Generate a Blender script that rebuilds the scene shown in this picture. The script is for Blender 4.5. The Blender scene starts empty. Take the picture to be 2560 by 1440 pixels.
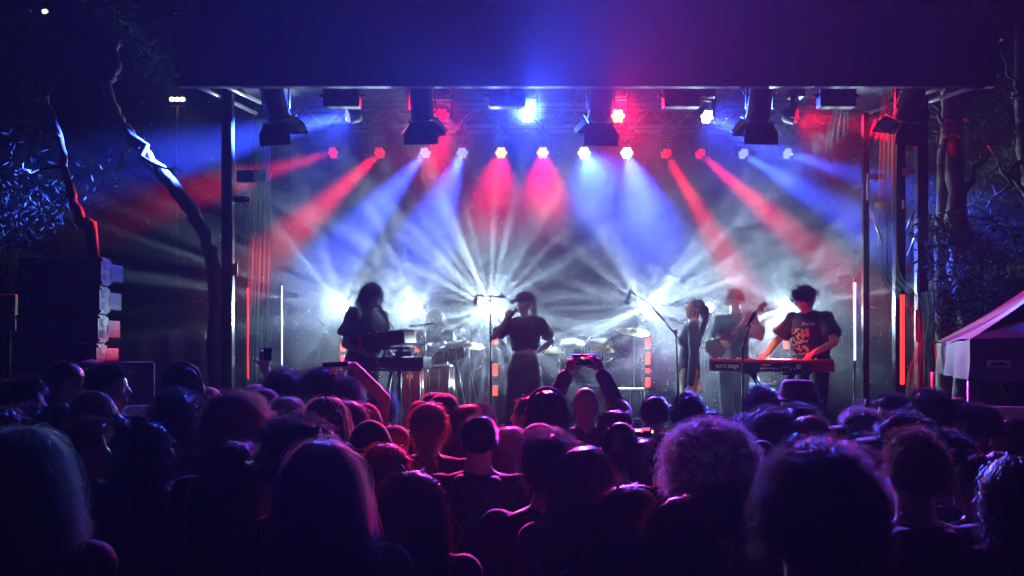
import bpy, bmesh, math, random
import numpy as np
from mathutils import Vector, Matrix, Euler, noise as mnoise

sc = bpy.context.scene
C = sc.collection
R = math.radians

# ------------------------------------------------------------------ camera
FPX = 2489.0           # focal length in photo pixels (35 mm on a 36 mm sensor, 2560 px wide)
HZ = 880.0             # photo row of the horizon
CH = 1.90              # camera height (held above the heads)
cam_d = bpy.data.cameras.new("camera")
cam = bpy.data.objects.new("camera", cam_d)
C.objects.link(cam)
cam.location = (0, 0, CH)
cam.rotation_euler = (R(90), 0, 0)
cam_d.lens = 35.0
cam_d.sensor_width = 36.0
cam_d.shift_y = (HZ - 720.0) / 2560.0
cam_d.clip_start = 0.05
cam_d.clip_end = 400.0
cam_d.dof.use_dof = True
cam_d.dof.focus_distance = 9.5
cam_d.dof.aperture_fstop = 8.0
sc.camera = cam

def P(px, py, d):
    """a point of the place: what the camera sees at photo pixel (px, py), d metres away"""
    return Vector(((px - 1280.0) / FPX * d, d, CH - (py - HZ) / FPX * d))

# ------------------------------------------------------------------ world, night sky
w = bpy.data.worlds.new("World")
sc.world = w
w.use_nodes = True
nt = w.node_tree
bg = nt.nodes["Background"]
sky = nt.nodes.new("ShaderNodeTexSky")
sky.sky_type = 'NISHITA'
sky.sun_disc = False
sky.sun_elevation = R(-6)
sky.sun_rotation = R(40)
nt.links.new(sky.outputs[0], bg.inputs[0])
bg.inputs[1].default_value = 0.02

sc.view_settings.view_transform = 'Standard'
sc.view_settings.look = 'None'
sc.view_settings.exposure = 0.45
sc.view_settings.gamma = 1.0
sc.view_settings.use_curve_mapping = False

cy = sc.cycles
cy.use_denoising = True
try:
    cy.denoiser = 'OPENIMAGEDENOISE'
    cy.denoising_input_passes = 'RGB_ALBEDO'
    cy.denoising_prefilter = 'FAST'
except Exception:
    pass
cy.max_bounces = 2
cy.diffuse_bounces = 2
cy.glossy_bounces = 2
cy.transmission_bounces = 3
cy.volume_bounces = 0
cy.transparent_max_bounces = 12
cy.caustics_reflective = False
cy.caustics_refractive = False
cy.sample_clamp_indirect = 3.0
cy.sample_clamp_direct = 0.0
cy.use_light_tree = True
cy.use_adaptive_sampling = True
cy.adaptive_threshold = 0.03
cy.adaptive_min_samples = 24
cy.volume_step_rate = 2.5
cy.volume_max_steps = 64

# ------------------------------------------------------------------ materials
MATS = {}
def mat(name, col, rough=0.6, metal=0.0, emit=None, es=0.0, var=0.0, scale=20.0, bump=0.0, spec=0.5, sheen=0.0, alpha=1.0, transl=0.0, tgain=1.0):
    if name in MATS:
        return MATS[name]
    m = bpy.data.materials.new(name)
    m.use_nodes = True
    n = m.node_tree.nodes
    L = m.node_tree.links
    b = n["Principled BSDF"]
    c = (col[0], col[1], col[2], 1)
    b.inputs["Base Color"].default_value = c
    b.inputs["Roughness"].default_value = rough
    b.inputs["Metallic"].default_value = metal
    b.inputs["Specular IOR Level"].default_value = spec
    if sheen:
        b.inputs["Sheen Weight"].default_value = sheen
    if alpha < 1.0:
        b.inputs["Alpha"].default_value = alpha
    if emit:
        b.inputs["Emission Color"].default_value = (*emit, 1)
        b.inputs["Emission Strength"].default_value = es
        m.cycles.emission_sampling = 'NONE'
    if var or bump:
        tc = n.new("ShaderNodeTexCoord")
        nz = n.new("ShaderNodeTexNoise")
        nz.inputs["Scale"].default_value = scale
        nz.inputs["Detail"].default_value = 3.0
        L.new(tc.outputs["Object"], nz.inputs["Vector"])
        if var:
            mx = n.new("ShaderNodeMix")
            mx.data_type = 'RGBA'
            mx.inputs[6].default_value = tuple(max(0, x * (1 - var)) for x in col) + (1,)
            mx.inputs[7].default_value = tuple(min(1, x * (1 + var)) for x in col) + (1,)
            L.new(nz.outputs[0], mx.inputs[0])
            L.new(mx.outputs[2], b.inputs["Base Color"])
        if bump:
            bp = n.new("ShaderNodeBump")
            bp.inputs["Strength"].default_value = bump
            bp.inputs["Distance"].default_value = 0.02
            L.new(nz.outputs[0], bp.inputs["Height"])
            L.new(bp.outputs[0], b.inputs["Normal"])
    if transl:
        out = n["Material Output"]
        tr = n.new("ShaderNodeBsdfTranslucent")
        tr.inputs[0].default_value = tuple(min(0.8, x * tgain) for x in col) + (1,)
        ms = n.new("ShaderNodeMixShader")
        ms.inputs[0].default_value = transl
        L.new(b.outputs[0], ms.inputs[1])
        L.new(tr.outputs[0], ms.inputs[2])
        L.new(ms.outputs[0], out.inputs["Surface"])
    MATS[name] = m
    return m

# ------------------------------------------------------------------ mesh helpers
class MB:
    """collects boxes, tubes, lathes; build() links them as ONE mesh object"""
    def __init__(self):
        self.v = []
        self.f = []
        self.smooth = []
    def add(self, verts, faces, M=None, smooth=False):
        o = len(self.v)
        for p in verts:
            p = Vector(p)
            self.v.append(tuple(M @ p) if M is not None else tuple(p))
        for q in faces:
            self.f.append(tuple(i + o for i in q))
            self.smooth.append(smooth)
        return self
    def box(self, c, s, M=None, bev=0.0):
        cx, cyy, cz = c
        hx, hy, hz = s[0] / 2, s[1] / 2, s[2] / 2
        if bev <= 0:
            vs = [(cx + a * hx, cyy + b * hy, cz + d * hz) for a in (-1, 1) for b in (-1, 1) for d in (-1, 1)]
            fs = [(0, 1, 3, 2), (4, 6, 7, 5), (0, 4, 5, 1), (2, 3, 7, 6), (0, 2, 6, 4), (1, 5, 7, 3)]
            return self.add(vs, fs, M)
        bm = bmesh.new()
        bmesh.ops.create_cube(bm, size=1.0)
        for v in bm.verts:
            v.co = Vector((cx + v.co.x * s[0], cyy + v.co.y * s[1], cz + v.co.z * s[2]))
        bmesh.ops.bevel(bm, geom=bm.edges[:], offset=bev, segments=2, affect='EDGES', profile=0.6)
        bm.verts.index_update()
        self.add([v.co for v in bm.verts], [[v.index for v in f.verts] for f in bm.faces], M)
        bm.free()
        return self
    def tube(self, pts, r, seg=8, cap=True, M=None):
        """tube along points; r number or list"""
        pts = [Vector(p) for p in pts]
        n = len(pts)
        rs = r if isinstance(r, (list, tuple)) else [r] * n
        vs, fs = [], []
        up = None
        for i, p in enumerate(pts):
            t = (pts[min(i + 1, n - 1)] - pts[max(i - 1, 0)])
            if t.length < 1e-9:
                t = Vector((0, 0, 1))
            t.normalize()
            if up is None:
                up = t.orthogonal().normalized()
            else:
                up = (up - t * up.dot(t))
                if up.length < 1e-6:
                    up = t.orthogonal()
                up.normalize()
            sd = t.cross(up)
            for k in range(seg):
                a = 2 * math.pi * k / seg
                vs.append(p + (up * math.cos(a) + sd * math.sin(a)) * rs[i])
        for i in range(n - 1):
            for k in range(seg):
                a, b = i * seg + k, i * seg + (k + 1) % seg
                fs.append((a, b, b + seg, a + seg))
        if cap:
            fs.append(tuple(range(seg))[::-1])
            fs.append(tuple(range((n - 1) * seg, n * seg)))
        return self.add(vs, fs, M, smooth=True)
    def lathe(self, prof, seg=20, M=None, cap=True):
        """profile of (r, z) about Z"""
        vs, fs = [], []
        n = len(prof)
        for r, z in prof:
            for k in range(seg):
                a = 2 * math.pi * k / seg
                vs.append((r * math.cos(a), r * math.sin(a), z))
        for i in range(n - 1):
            for k in range(seg):
                a, b = i * seg + k, i * seg + (k + 1) % seg
                fs.append((a, b, b + seg, a + seg))
        if cap:
            fs.append(tuple(range(seg))[::-1])
            fs.append(tuple(range((n - 1) * seg, n * seg)))
        return self.add(vs, fs, M, smooth=True)
    def sphere(self, c, r, seg=12, rings=8, M=None):
        c = Vector(c)
        rr = r if isinstance(r, (tuple, list)) else (r, r, r)
        prof = []
        vs, fs = [], []
        vs.append(c + Vector((0, 0, -rr[2])))
        for i in range(1, rings):
            th = -math.pi / 2 + math.pi * i / rings
            for k in range(seg):
                a = 2 * math.pi * k / seg
                vs.append(c + Vector((rr[0] * math.cos(th) * math.cos(a), rr[1] * math.cos(th) * math.sin(a), rr[2] * math.sin(th))))
        vs.append(c + Vector((0, 0, rr[2])))
        top = len(vs) - 1
        for k in range(seg):
            fs.append((0, 1 + (k + 1) % seg, 1 + k))
            fs.append((top, top - seg + k, top - seg + (k + 1) % seg))
        for i in range(rings - 2):
            for k in range(seg):
                a, b = 1 + i * seg + k, 1 + i * seg + (k + 1) % seg
                fs.append((a, b, b + seg, a + seg))
        return self.add(vs, fs, M, smooth=True)
    def prism(self, poly, y0, y1, M=None):
        """polygon in XZ extruded along Y"""
        n = len(poly)
        vs = [(x, y0, z) for x, z in poly] + [(x, y1, z) for x, z in poly]
        fs = [tuple(range(n)), tuple(range(n, 2 * n))[::-1]]
        for i in range(n):
            j = (i + 1) % n
            fs.append((i, i + n, j + n, j))
        return self.add(vs, fs, M)
    def grid(self, rows, M=None):
        """rows of points -> open sheet"""
        n, m = len(rows), len(rows[0])
        vs = [p for r in rows for p in r]
        fs = []
        for i in range(n - 1):
            for j in range(m - 1):
                a = i * m + j
                fs.append((a, a + 1, a + m + 1, a + m))
        return self.add(vs, fs, M, smooth=True)
    def mesh(self, name):
        me = bpy.data.meshes.new(name)
        me.from_pydata(self.v, [], self.f)
        me.polygons.foreach_set("use_smooth", self.smooth)
        me.update()
        return me
    def build(self, name, material, parent=None, loc=None):
        return link(name, self.mesh(name), material, parent, loc)

def link(name, me, material, parent=None, loc=None):
    o = bpy.data.objects.new(name, me)
    C.objects.link(o)
    if material is not None and not me.materials:
        me.materials.append(material)
    if parent is not None:
        o.parent = parent
    if loc is not None:
        o.location = loc
    return o

def tag(o, label=None, cat=None, group=None, kind=None):
    if label:
        o["label"] = label
    if cat:
        o["category"] = cat
    if group:
        o["group"] = group
    if kind:
        o["kind"] = kind
    return o

def empty(name, loc=(0, 0, 0), rz=0.0, label=None, cat=None, group=None):
    o = bpy.data.objects.new(name, None)
    o.empty_display_size = 0.1
    C.objects.link(o)
    o.location = loc
    o.rotation_euler = (0, 0, rz)
    tag(o, label, cat, group)
    return o

def copy_tree(o, parent=None):
    c = o.copy()
    C.objects.link(c)
    c.parent = parent
    for ch in o.children:
        copy_tree(ch, c)
    return c

def aim_matrix(d, up=Vector((0, 0, 1))):
    """rotation whose local +Y looks along d, local +Z near up"""
    y = Vector(d).normalized()
    x = y.cross(up)
    if x.length < 1e-4:
        x = Vector((1, 0, 0))
    x.normalize()
    z = x.cross(y)
    return Matrix((x, y, z)).transposed()

def aim(o, d):
    o.rotation_euler = aim_matrix(d).to_euler()

BLACK = mat("black_paint", (0.012, 0.012, 0.013), 0.5)
BLACKM = mat("black_metal", (0.02, 0.02, 0.022), 0.35, 0.6)
STEEL = mat("bright_metal", (0.55, 0.56, 0.58), 0.3, 0.9)
# ------------------------------------------------------------------ haze that shows the beams
HAZE = 0.0003
CROWD_FILL = 1900.0
SMOKE = 0.036
STAR = 680.0
STARC = 1.3
def volume_mat(name, dens, col, g, smoke=False):
    m = bpy.data.materials.new(name)
    m.use_nodes = True
    n, L = m.node_tree.nodes, m.node_tree.links
    n.remove(n["Principled BSDF"])
    v = n.new("ShaderNodeVolumePrincipled")
    v.inputs["Color"].default_value = col
    v.inputs["Density"].default_value = dens
    v.inputs["Anisotropy"].default_value = g
    L.new(v.outputs[0], n["Material Output"].inputs["Volume"])
    if smoke:
        tc = n.new("ShaderNodeTexCoord")
        nz = n.new("ShaderNodeTexNoise")
        nz.inputs["Scale"].default_value = 1.1
        nz.inputs["Detail"].default_value = 2.0
        nz.inputs["Roughness"].default_value = 0.6
        L.new(tc.outputs["Object"], nz.inputs["Vector"])
        # thins out towards the faces of the smoke's box
        mp = n.new("ShaderNodeVectorMath"); mp.operation = 'DIVIDE'
        L.new(tc.outputs["Object"], mp.inputs[0]); mp.inputs[1].default_value = (8.6, 3.5, 3.3)
        ln = n.new("ShaderNodeVectorMath"); ln.operation = 'LENGTH'
        L.new(mp.outputs[0], ln.inputs[0])
        mr = n.new("ShaderNodeMapRange"); mr.interpolation_type = 'SMOOTHSTEP'
        mr.inputs[1].default_value = 0.40; mr.inputs[2].default_value = 1.0
        mr.inputs[3].default_value = dens; mr.inputs[4].default_value = 0.0
        L.new(ln.outputs["Value"], mr.inputs[0])
        cr = n.new("ShaderNodeMapRange")
        cr.inputs[1].default_value = 0.36; cr.inputs[2].default_value = 0.68
        cr.inputs[3].default_value = 0.35; cr.inputs[4].default_value = 1.9
        L.new(nz.outputs[0], cr.inputs[0])
        mu = n.new("ShaderNodeMath"); mu.operation = 'MULTIPLY'
        L.new(mr.outputs[0], mu.inputs[0]); L.new(cr.outputs[0], mu.inputs[1])
        sx = n.new("ShaderNodeSeparateXYZ"); L.new(tc.outputs["Object"], sx.inputs[0])
        vz = n.new("ShaderNodeMapRange"); vz.interpolation_type = 'SMOOTHSTEP'      # the smoke lies thickest at head height
        vz.inputs[1].default_value = -0.6; vz.inputs[2].default_value = 1.0
        vz.inputs[3].default_value = 1.35; vz.inputs[4].default_value = 0.5
        L.new(sx.outputs[2], vz.inputs[0])
        m2 = n.new("ShaderNodeMath"); m2.operation = 'MULTIPLY'
        L.new(mu.outputs[0], m2.inputs[0]); L.new(vz.outputs[0], m2.inputs[1])
        L.new(m2.outputs[0], v.inputs["Density"])
    return m
def make_haze():
    m = volume_mat("haze_air", HAZE, (0.92, 0.95, 1.0, 1), 0.45)
    o = MB().box((0, 19, 5.0), (44, 46, 13)).build("haze", m)
    tag(o, "thin haze that fills the night air over the crowd", "haze", kind="stuff")
    m = volume_mat("stage_smoke", SMOKE, (0.92, 0.95, 1.0, 1), 0.45, True)
    o = MB().box((0, 0, 0), (17.2, 7.0, 6.6)).build("smoke", m)
    o.location = (0.4, 12.5, 3.5)
    tag(o, "thicker drifting smoke over the stage that shows the light beams", "smoke", kind="stuff")
make_haze()

BLUE = (0.03, 0.075, 1.0)
RED = (1.0, 0.002, 0.018)
WHITE = (0.60, 0.84, 1.0)

def spot(name, loc, d, col, power, ang, blend=0.6, rad=0.05, parent=None):
    l = bpy.data.lights.new(name, 'SPOT')
    l.color = col
    l.energy = power * (5.2 if name == 'wash_beam' else 1.0)
    l.spot_size = R(ang)
    l.spot_blend = blend
    l.shadow_soft_size = rad
    o = bpy.data.objects.new(name, l)
    C.objects.link(o)
    o.rotation_euler = Vector(d).normalized().to_track_quat('-Z', 'Y').to_euler()
    o.location = loc
    return o

def star(loc, seed, power, core):
    """a prism lamp that faces the crowd: a gobo in its light path splits it into a fan of rays, dark along the vertical and the horizontal"""
    o = spot("star_light", loc, Vector((0, -1, 0.0)), WHITE, power, 136, 0.4, 0.02)
    l = o.data
    l.use_nodes = True
    n, L = l.node_tree.nodes, l.node_tree.links
    em = n["Emission"]
    g = n.new("ShaderNodeNewGeometry")
    sp = n.new("ShaderNodeSeparateXYZ")
    L.new(g.outputs["Incoming"], sp.inputs[0])
    def M(op, a, b=None):
        m = n.new("ShaderNodeMath")
        m.operation = op
        for i, q in enumerate((a, b)):
            if q is None:
                continue
            if isinstance(q, (int, float)):
                m.inputs[i].default_value = q
            else:
                L.new(q, m.inputs[i])
        return m.outputs[0]
    dx, dy, dz = sp.outputs
    az = M('ARCTAN2', dz, dx)
    cb = n.new("ShaderNodeCombineXYZ")
    L.new(M('MULTIPLY', az, 1.0), cb.inputs[0])
    cb.inputs[1].default_value = seed * 2.37
    nz = n.new("ShaderNodeTexNoise")
    nz.noise_dimensions = '2D'
    nz.inputs["Scale"].default_value = 9.0
    nz.inputs["Detail"].default_value = 1.5
    nz.inputs["Roughness"].default_value = 0.6
    L.new(cb.outputs[0], nz.inputs["Vector"])
    ray = M('POWER', M('MAXIMUM', M('MULTIPLY', M('SUBTRACT', nz.outputs[0], 0.42), 7.4), 0.0), 2.0)
    cross = M('POWER', M('ABSOLUTE', M('SINE', M('MULTIPLY', az, 2.0))), 0.5)
    off = M('SUBTRACT', 1.0, M('POWER', M('ABSOLUTE', dy), 3.0))      # the fan leaves the axis itself dark
    st = M('ADD', M('MULTIPLY', M('MULTIPLY', ray, cross), off), M('MULTIPLY', M('POWER', M('ABSOLUTE', dy), 60.0), core))
    L.new(st, em.inputs["Strength"])
    return o
# ------------------------------------------------------------------ the place: ground, stage deck, roof
STZ = 0.85            # stage floor
gm = mat("trodden_ground", (0.045, 0.04, 0.032), 0.95, var=0.5, scale=0.8, bump=0.5)
o = MB().add([(-90, -40, 0), (90, -40, 0), (90, 120, 0), (-90, 120, 0)], [(0, 1, 2, 3)]).build("ground", gm)
tag(o, kind="structure")

X0, X1, Y0, Y1 = -3.25, 4.55, 9.35, 14.5
stage = empty("stage", (0.65, 9.35, 0), 0, "low black stage deck the band stands on", "stage")
deckm = mat("stage_deck", (0.03, 0.03, 0.032), 0.45, var=0.3, scale=6, bump=0.2)
nx, ny = 6, 4
pm = None
for i in range(nx):
    for j in range(ny):
        wx, wy = (X1 - X0) / nx, (Y1 - Y0) / ny
        if pm is None:
            pm = MB().box((0, 0, -0.04), (wx - 0.012, wy - 0.012, 0.08), bev=0.006).mesh("deck_panel")
        q = link("deck_panel", pm, deckm, stage, (X0 + wx * (i + 0.5) - 0.65, Y0 + wy * (j + 0.5) - 9.35, STZ))
for i in range(7):
    MB().box((0, 0, 0), (0.06, 0.06, STZ - 0.09)).build("deck_leg", BLACKM, stage, (X0 + (X1 - X0) * i / 6 * 0.98 + 0.06 - 0.65, 0.1, (STZ - 0.09) / 2))
skm = mat("stage_skirt", (0.014, 0.014, 0.015), 0.9)
rows = [[(X0 - 0.65 + (X1 - X0) * k / 160, -0.03 + 0.018 * math.sin(k * 1.3), z) for k in range(161)] for z in (0.0, STZ - 0.02)]
MB().grid(rows).build("stage_skirt", skm, stage)

# roof: pitched vinyl canopy with a deep black fascia
FD = 9.0
eaveL, eaveR = P(437, 62, FD), P(2497, 70, FD)
botL, botR = P(450, 218, FD), P(2486, 218, FD)
ridge = P(1465, -105, FD)
roof = empty("stage_roof", (0.65, 9.0, 0), 0, "pitched stage canopy with a deep black fascia across the front", "canopy")
ro = Vector(roof.location)
fm = mat("fascia_vinyl", (0.012, 0.012, 0.014), 0.55, bump=0.25, scale=1.5)
poly = [(p.x - ro.x, p.z) for p in (botL, botR, P(2490, 190, FD), eaveR, ridge, eaveL, P(440, 190, FD))]
MB().prism(poly, -0.03, 0.05).build("fascia", fm, roof)
rm = mat("roof_vinyl", (0.12, 0.12, 0.15), 0.6, var=0.1, scale=2)
RB = 14.7
for a, b in ((eaveL, ridge), (ridge, eaveR)):
    mb = MB()
    v = [(a.x - ro.x, 0.05, a.z - 0.01), (b.x - ro.x, 0.05, b.z - 0.01), (b.x - ro.x, RB - 9, b.z + 0.15), (a.x - ro.x, RB - 9, a.z + 0.15)]
    v += [(x, y, z - 0.04) for x, y, z in v]
    mb.add(v, [(0, 1, 2, 3), (7, 6, 5, 4), (0, 4, 5, 1), (1, 5, 6, 2), (2, 6, 7, 3), (3, 7, 4, 0)])
    mb.build("roof_sheet", rm, roof)
for a, b in ((P(490, 214, 9.1), P(640, 283, 11.2)), (P(2449, 214, 9.1), P(2125, 318, 12.4)), (P(2375, 212, 9.1), P(2120, 300, 12.6)), (P(560, 214, 9.3), P(660, 260, 11.2))):
    MB().tube([a - ro, b - ro], 0.022, 8).build("eave_rail", STEEL, roof)
for px in (700, 1080, 1465, 1850, 2230):
    x = (px - 1280) / FPX * 12 - ro.x
    zz = ridge.z - abs(x) * 0.155 + 0.02
    MB().box((x, 3, zz - 0.02), (0.05, 5.4, 0.06)).build("purlin", mat("roof_alu", (0.4, 0.4, 0.42), 0.4, 0.8), roof)
MB().sphere(P(442, 187, FD - 0.05) - ro, (0.03, 0.03, 0.02)).build("corner_fitting", STEEL, roof)
MB().sphere(P(2494, 190, FD - 0.05) - ro, (0.03, 0.03, 0.02)).build("corner_fitting", STEEL, roof)

# towers that carry the roof
def beam_post(par, a, b, w, m=None, dpt=None):
    a, b = Vector(a), Vector(b)
    mb = MB()
    d = b - a
    mb.box((0, d.length / 2, 0), (w, d.length, dpt or w), M=Matrix.Translation(a) @ aim_matrix(d, Vector((0, 1, 0.01))).to_4x4())
    return mb.build("strut", m or BLACKM, par)
tl = empty("stage_tower", P(570, 1000, 9.9) * 1, 0, "slim black upright holding up the roof beside the red light tube at the left", "tower")
tl.location.z = 0
t0 = Vector(tl.location)
x_, y_ = t0.x, t0.y
MB().box((0, 0, 2.6), (0.105, 0.105, 5.2), bev=0.006).build("column", BLACKM, tl)
MB().box((0.12, 0.1, P(0, 497, 9.9).z), (0.16, 0.12, 0.06)).build("bracket", BLACKM, tl)
MB().box((0.17, 0.25, P(0, 430, 9.9).z), (0.30, 0.05, 0.12)).build("bracket", BLACKM, tl)
MB().box((0.06, -0.06, P(0, 640, 9.9).z), (0.012, 0.012, 0.75)).build("lit_edge", STEEL, tl)  # bright strip stands in for light along the column's edge
MB().box((0.085, -0.05, P(0, 675, 9.9).z), (0.05, 0.02, 0.12)).build("cleat", STEEL, tl)
tr = empty("stage_tower", (P(2245, 1000, 9.9).x, 9.9, 0), 0, "wide right-hand roof tower with pale plates and bracing behind the bunched drape", "tower")
tx = tr.location.x
def trp(px, py, d=9.9):
    return P(px, py, d) - Vector((tx, 9.9, 0))
for px, w in ((2247, 0.10), (2303, 0.105)):
    MB().box((trp(px, 0).x, 0, 2.55), (w, 0.1, 5.1), bev=0.006).build("column", BLACKM, tr)
MB().box((trp(2190, 0).x, 0.3, 2.6), (0.06, 0.06, 3.5)).build("column", BLACKM, tr)
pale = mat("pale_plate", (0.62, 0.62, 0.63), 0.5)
def plate(x0, y0, x1, y1, d=9.85):
    a, b = trp(x0, y0, d), trp(x1, y1, d)
    MB().box(((a.x + b.x) / 2, a.y, (a.z + b.z) / 2), (abs(b.x - a.x), 0.012, abs(a.z - b.z))).build("plate", pale, tr)
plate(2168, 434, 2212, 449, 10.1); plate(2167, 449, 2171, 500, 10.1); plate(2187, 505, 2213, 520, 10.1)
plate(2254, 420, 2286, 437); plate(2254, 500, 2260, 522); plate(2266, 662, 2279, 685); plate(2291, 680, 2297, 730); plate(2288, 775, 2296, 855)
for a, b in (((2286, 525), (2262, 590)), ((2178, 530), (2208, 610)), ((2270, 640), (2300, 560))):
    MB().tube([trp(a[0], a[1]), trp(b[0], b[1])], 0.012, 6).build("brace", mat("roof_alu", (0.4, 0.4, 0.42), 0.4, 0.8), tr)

# trusses that carry the lamps
def truss(label, x0, x1, y, z0, z1):
    t = empty("lighting_truss", ((x0 + x1) / 2, y, z0), 0, label, "truss")
    xm = (x0 + x1) / 2
    h = z1 - z0
    for yy in (-0.13, 0.13):
        for z in (0, h):
            MB().tube([(x0 - xm, yy, z), (x1 - xm, yy, z)], 0.024, 8).build("chord", mat("truss_alu", (0.42, 0.42, 0.44), 0.35, 0.85), t)
    n = int((x1 - x0) / 0.55)
    zig = None
    for yy in (-0.13, 0.13):
        for i in range(n):
            if zig is None:
                zig = MB().tube([(0, 0, 0), (0.275, 0, h), (0.55, 0, 0)], 0.010, 6).mesh("lacing")
            link("lacing", zig, MATS["truss_alu"], t, (x0 - xm + i * 0.55, yy, 0))
    return t
TB0, TB1 = P(0, 322, 12.6).z, P(0, 268, 12.6).z
truss("rear lighting truss carrying the lower row of twelve wash lamps", -2.9, 4.15, 12.6, TB0, TB1)
truss("front lighting truss carrying the upper row of six wash lamps", -2.9, 4.15, 10.55, 4.82, 5.08)

# back curtain with vertical pleats
bm_ = mat("back_curtain", (0.035, 0.035, 0.042), 0.95)
rows = [[(X0 + 0.1 + (X1 - X0 - 0.2) * k / 320, 14.2 + 0.05 * math.sin(k * 0.8) + 0.03 * math.sin(k * 0.37 + 1), z) for k in range(321)] for z in np.linspace(STZ + 0.01, 5.4, 5)]
tag(MB().grid(rows).build("back_curtain", bm_), "dark pleated curtain hung across the back of the stage", "curtain")
sm_ = mat("side_tarpaulin", (0.10, 0.09, 0.08), 0.9, bump=0.3, scale=2)
rows = [[(-4.9 + 2.0 * k / 60, 10.6 + 0.05 * math.sin(k * 0.7) + 0.8 * k / 60, z + (0.05 * math.sin(k * 0.21) if z > 1 else 0)) for k in range(61)] for z in (0.0, 1.0, 2.1)]
tag(MB().grid(rows).build("side_tarpaulin", sm_), "dull tarpaulin hung beside the stage, right of the speaker stack", "tarpaulin")

# ------------------------------------------------------------------ sheer drapes
def gauze(name, col, alpha):
    return mat(name, col, 0.9, alpha=alpha, transl=0.4)
GZ = mat("gauze", (0.45, 0.50, 0.55), 0.9)
def gauze_mat():
    m = bpy.data.materials.new("sheer_gauze")
    m.use_nodes = True
    n, L = m.node_tree.nodes, m.node_tree.links
    n.remove(n["Principled BSDF"])
    d = n.new("ShaderNodeBsdfDiffuse"); d.inputs[0].default_value = (0.11, 0.14, 0.16, 1)
    t = n.new("ShaderNodeBsdfTranslucent"); t.inputs[0].default_value = (0.11, 0.14, 0.16, 1)
    a = n.new("ShaderNodeMixShader"); a.inputs[0].default_value = 0.5
    tp = n.new("ShaderNodeBsdfTransparent")
    mx = n.new("ShaderNodeMixShader"); mx.inputs[0].default_value = 0.42
    L.new(d.outputs[0], a.inputs[1]); L.new(t.outputs[0], a.inputs[2])
    L.new(tp.outputs[0], mx.inputs[1]); L.new(a.outputs[0], mx.inputs[2])
    L.new(mx.outputs[0], n["Material Output"].inputs["Surface"])
    return m
GAUZE = gauze_mat()
RIBBON = mat("ribbon_blue_lit", (0.05, 0.055, 0.12), 0.9)  # blue tint puts the blue lamps' light into the cloth colour

def hang(name, path, width, folds, label, seed=0, mt=None, ydep=0.06, cat="drape"):
    """a strip of cloth following a centre path of points, pleated across"""
    rng = random.Random(seed)
    ph = [rng.random() * 6.28 for _ in range(3)]
    rows = []
    n = len(path)
    # resample smoothly
    pts = []
    for i in range(n - 1):
        p0, p1, p2, p3 = path[max(i - 1, 0)], path[i], path[i + 1], path[min(i + 2, n - 1)]
        for k in range(6):
            t = k / 6
            pts.append(0.5 * ((2 * p1) + (p2 - p0) * t + (2 * p0 - 5 * p1 + 4 * p2 - p3) * t * t + (3 * p1 - p0 - 3 * p2 + p3) * t ** 3))
    pts.append(path[-1])
    m = len(pts)
    for i, p in enumerate(pts):
        t = (pts[min(i + 1, m - 1)] - pts[max(i - 1, 0)]).normalized()
        side = t.cross(Vector((0, 1, 0)))
        if side.length < 1e-3:
            side = Vector((1, 0, 0))
        side.normalize()
        f = i / (m - 1)
        w_ = width(f) if callable(width) else width
        row = []
        for k in range(33):
            u = k / 32 - 0.5
            row.append(p + side * (w_ * u) + Vector((0, 1, 0)) * ydep * (math.sin(u * folds * 6.28 + ph[0] + f * 1.5) * 0.5 + 0.3 * math.sin(u * folds * 11 + ph[1])))
        rows.append(row)
    return tag(MB().grid(rows).build(name, mt or GAUZE), label, cat, "sheer drapes round the stage")
hang("sheer_drape", [P(655, 300, 9.7), P(653, 500, 9.7), P(648, 700, 9.7), P(640, 980, 9.7)], lambda f: 0.14 + 0.10 * f, 5, "sheer drape hanging straight down just right of the left roof upright", 1)
hang("sheer_drape", [P(2225, 215, 9.6), P(2222, 330, 9.6), P(2218, 560, 9.6), P(2225, 680, 9.6), P(2262, 735, 9.6), P(2300, 770, 9.6)], lambda f: 0.13 + 0.05 * math.sin(f * 3), 4, "long sheer drape falling from the roof to the top of the right red tube", 2)
hang("sheer_drape", [P(2305, 730, 9.55), P(2312, 800, 9.55), P(2306, 880, 9.55), P(2300, 980, 9.55), P(2295, 1060, 9.55)], lambda f: 0.26 - 0.18 * math.exp(-((f - 0.45) / 0.12) ** 2) + 0.02 * f, 5, "bunched drape tied round the foot of the right tower", 3)
hang("sheer_drape", [P(2105, 275, 10.6), P(2100, 370, 10.5), P(2150, 420, 10.3), P(2195, 370, 10.1), P(2215, 260, 9.9)], lambda f: 0.16 + 0.24 * math.sin(f * 3.14), 5, "wide U-shaped swag of gauze under the roof at the right", 4)
hang("sheer_drape", [P(2040, 330, 11.2), P(2055, 370, 11.2), P(2070, 390, 11.2), P(2090, 330, 11.0)], lambda f: 0.12 + 0.08 * math.sin(f * 3.14), 3, "small gauze loop left of the wide swag", 5)
hang("sheer_drape", [P(1795, 555, 12.0), P(1850, 572, 12.0), P(1900, 560, 12.0), P(1955, 498, 12.0)], lambda f: 0.02 + 0.04 * math.sin(f * 3.14), 2, "thin pale curved ribbon of cloth above the cap-wearing musician", 6, RIBBON, 0.03)
hang("sheer_drape", [P(1655, 668, 12.4), P(1690, 692, 12.4), P(1742, 686, 12.4)], 0.06, 2, "knotted ribbon of cloth coloured as blue-lit above the ponytailed performer", 7, RIBBON, 0.03)
hang("sheer_drape", [P(1405, 500, 12.6), P(1412, 590, 12.6), P(1425, 600, 12.6), P(1450, 660, 12.5), P(1490, 712, 12.4)], lambda f: 0.06 - 0.04 * f, 2, "slim trailing ribbon of cloth coloured as blue-lit at the middle of the stage", 8, RIBBON, 0.03)
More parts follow.
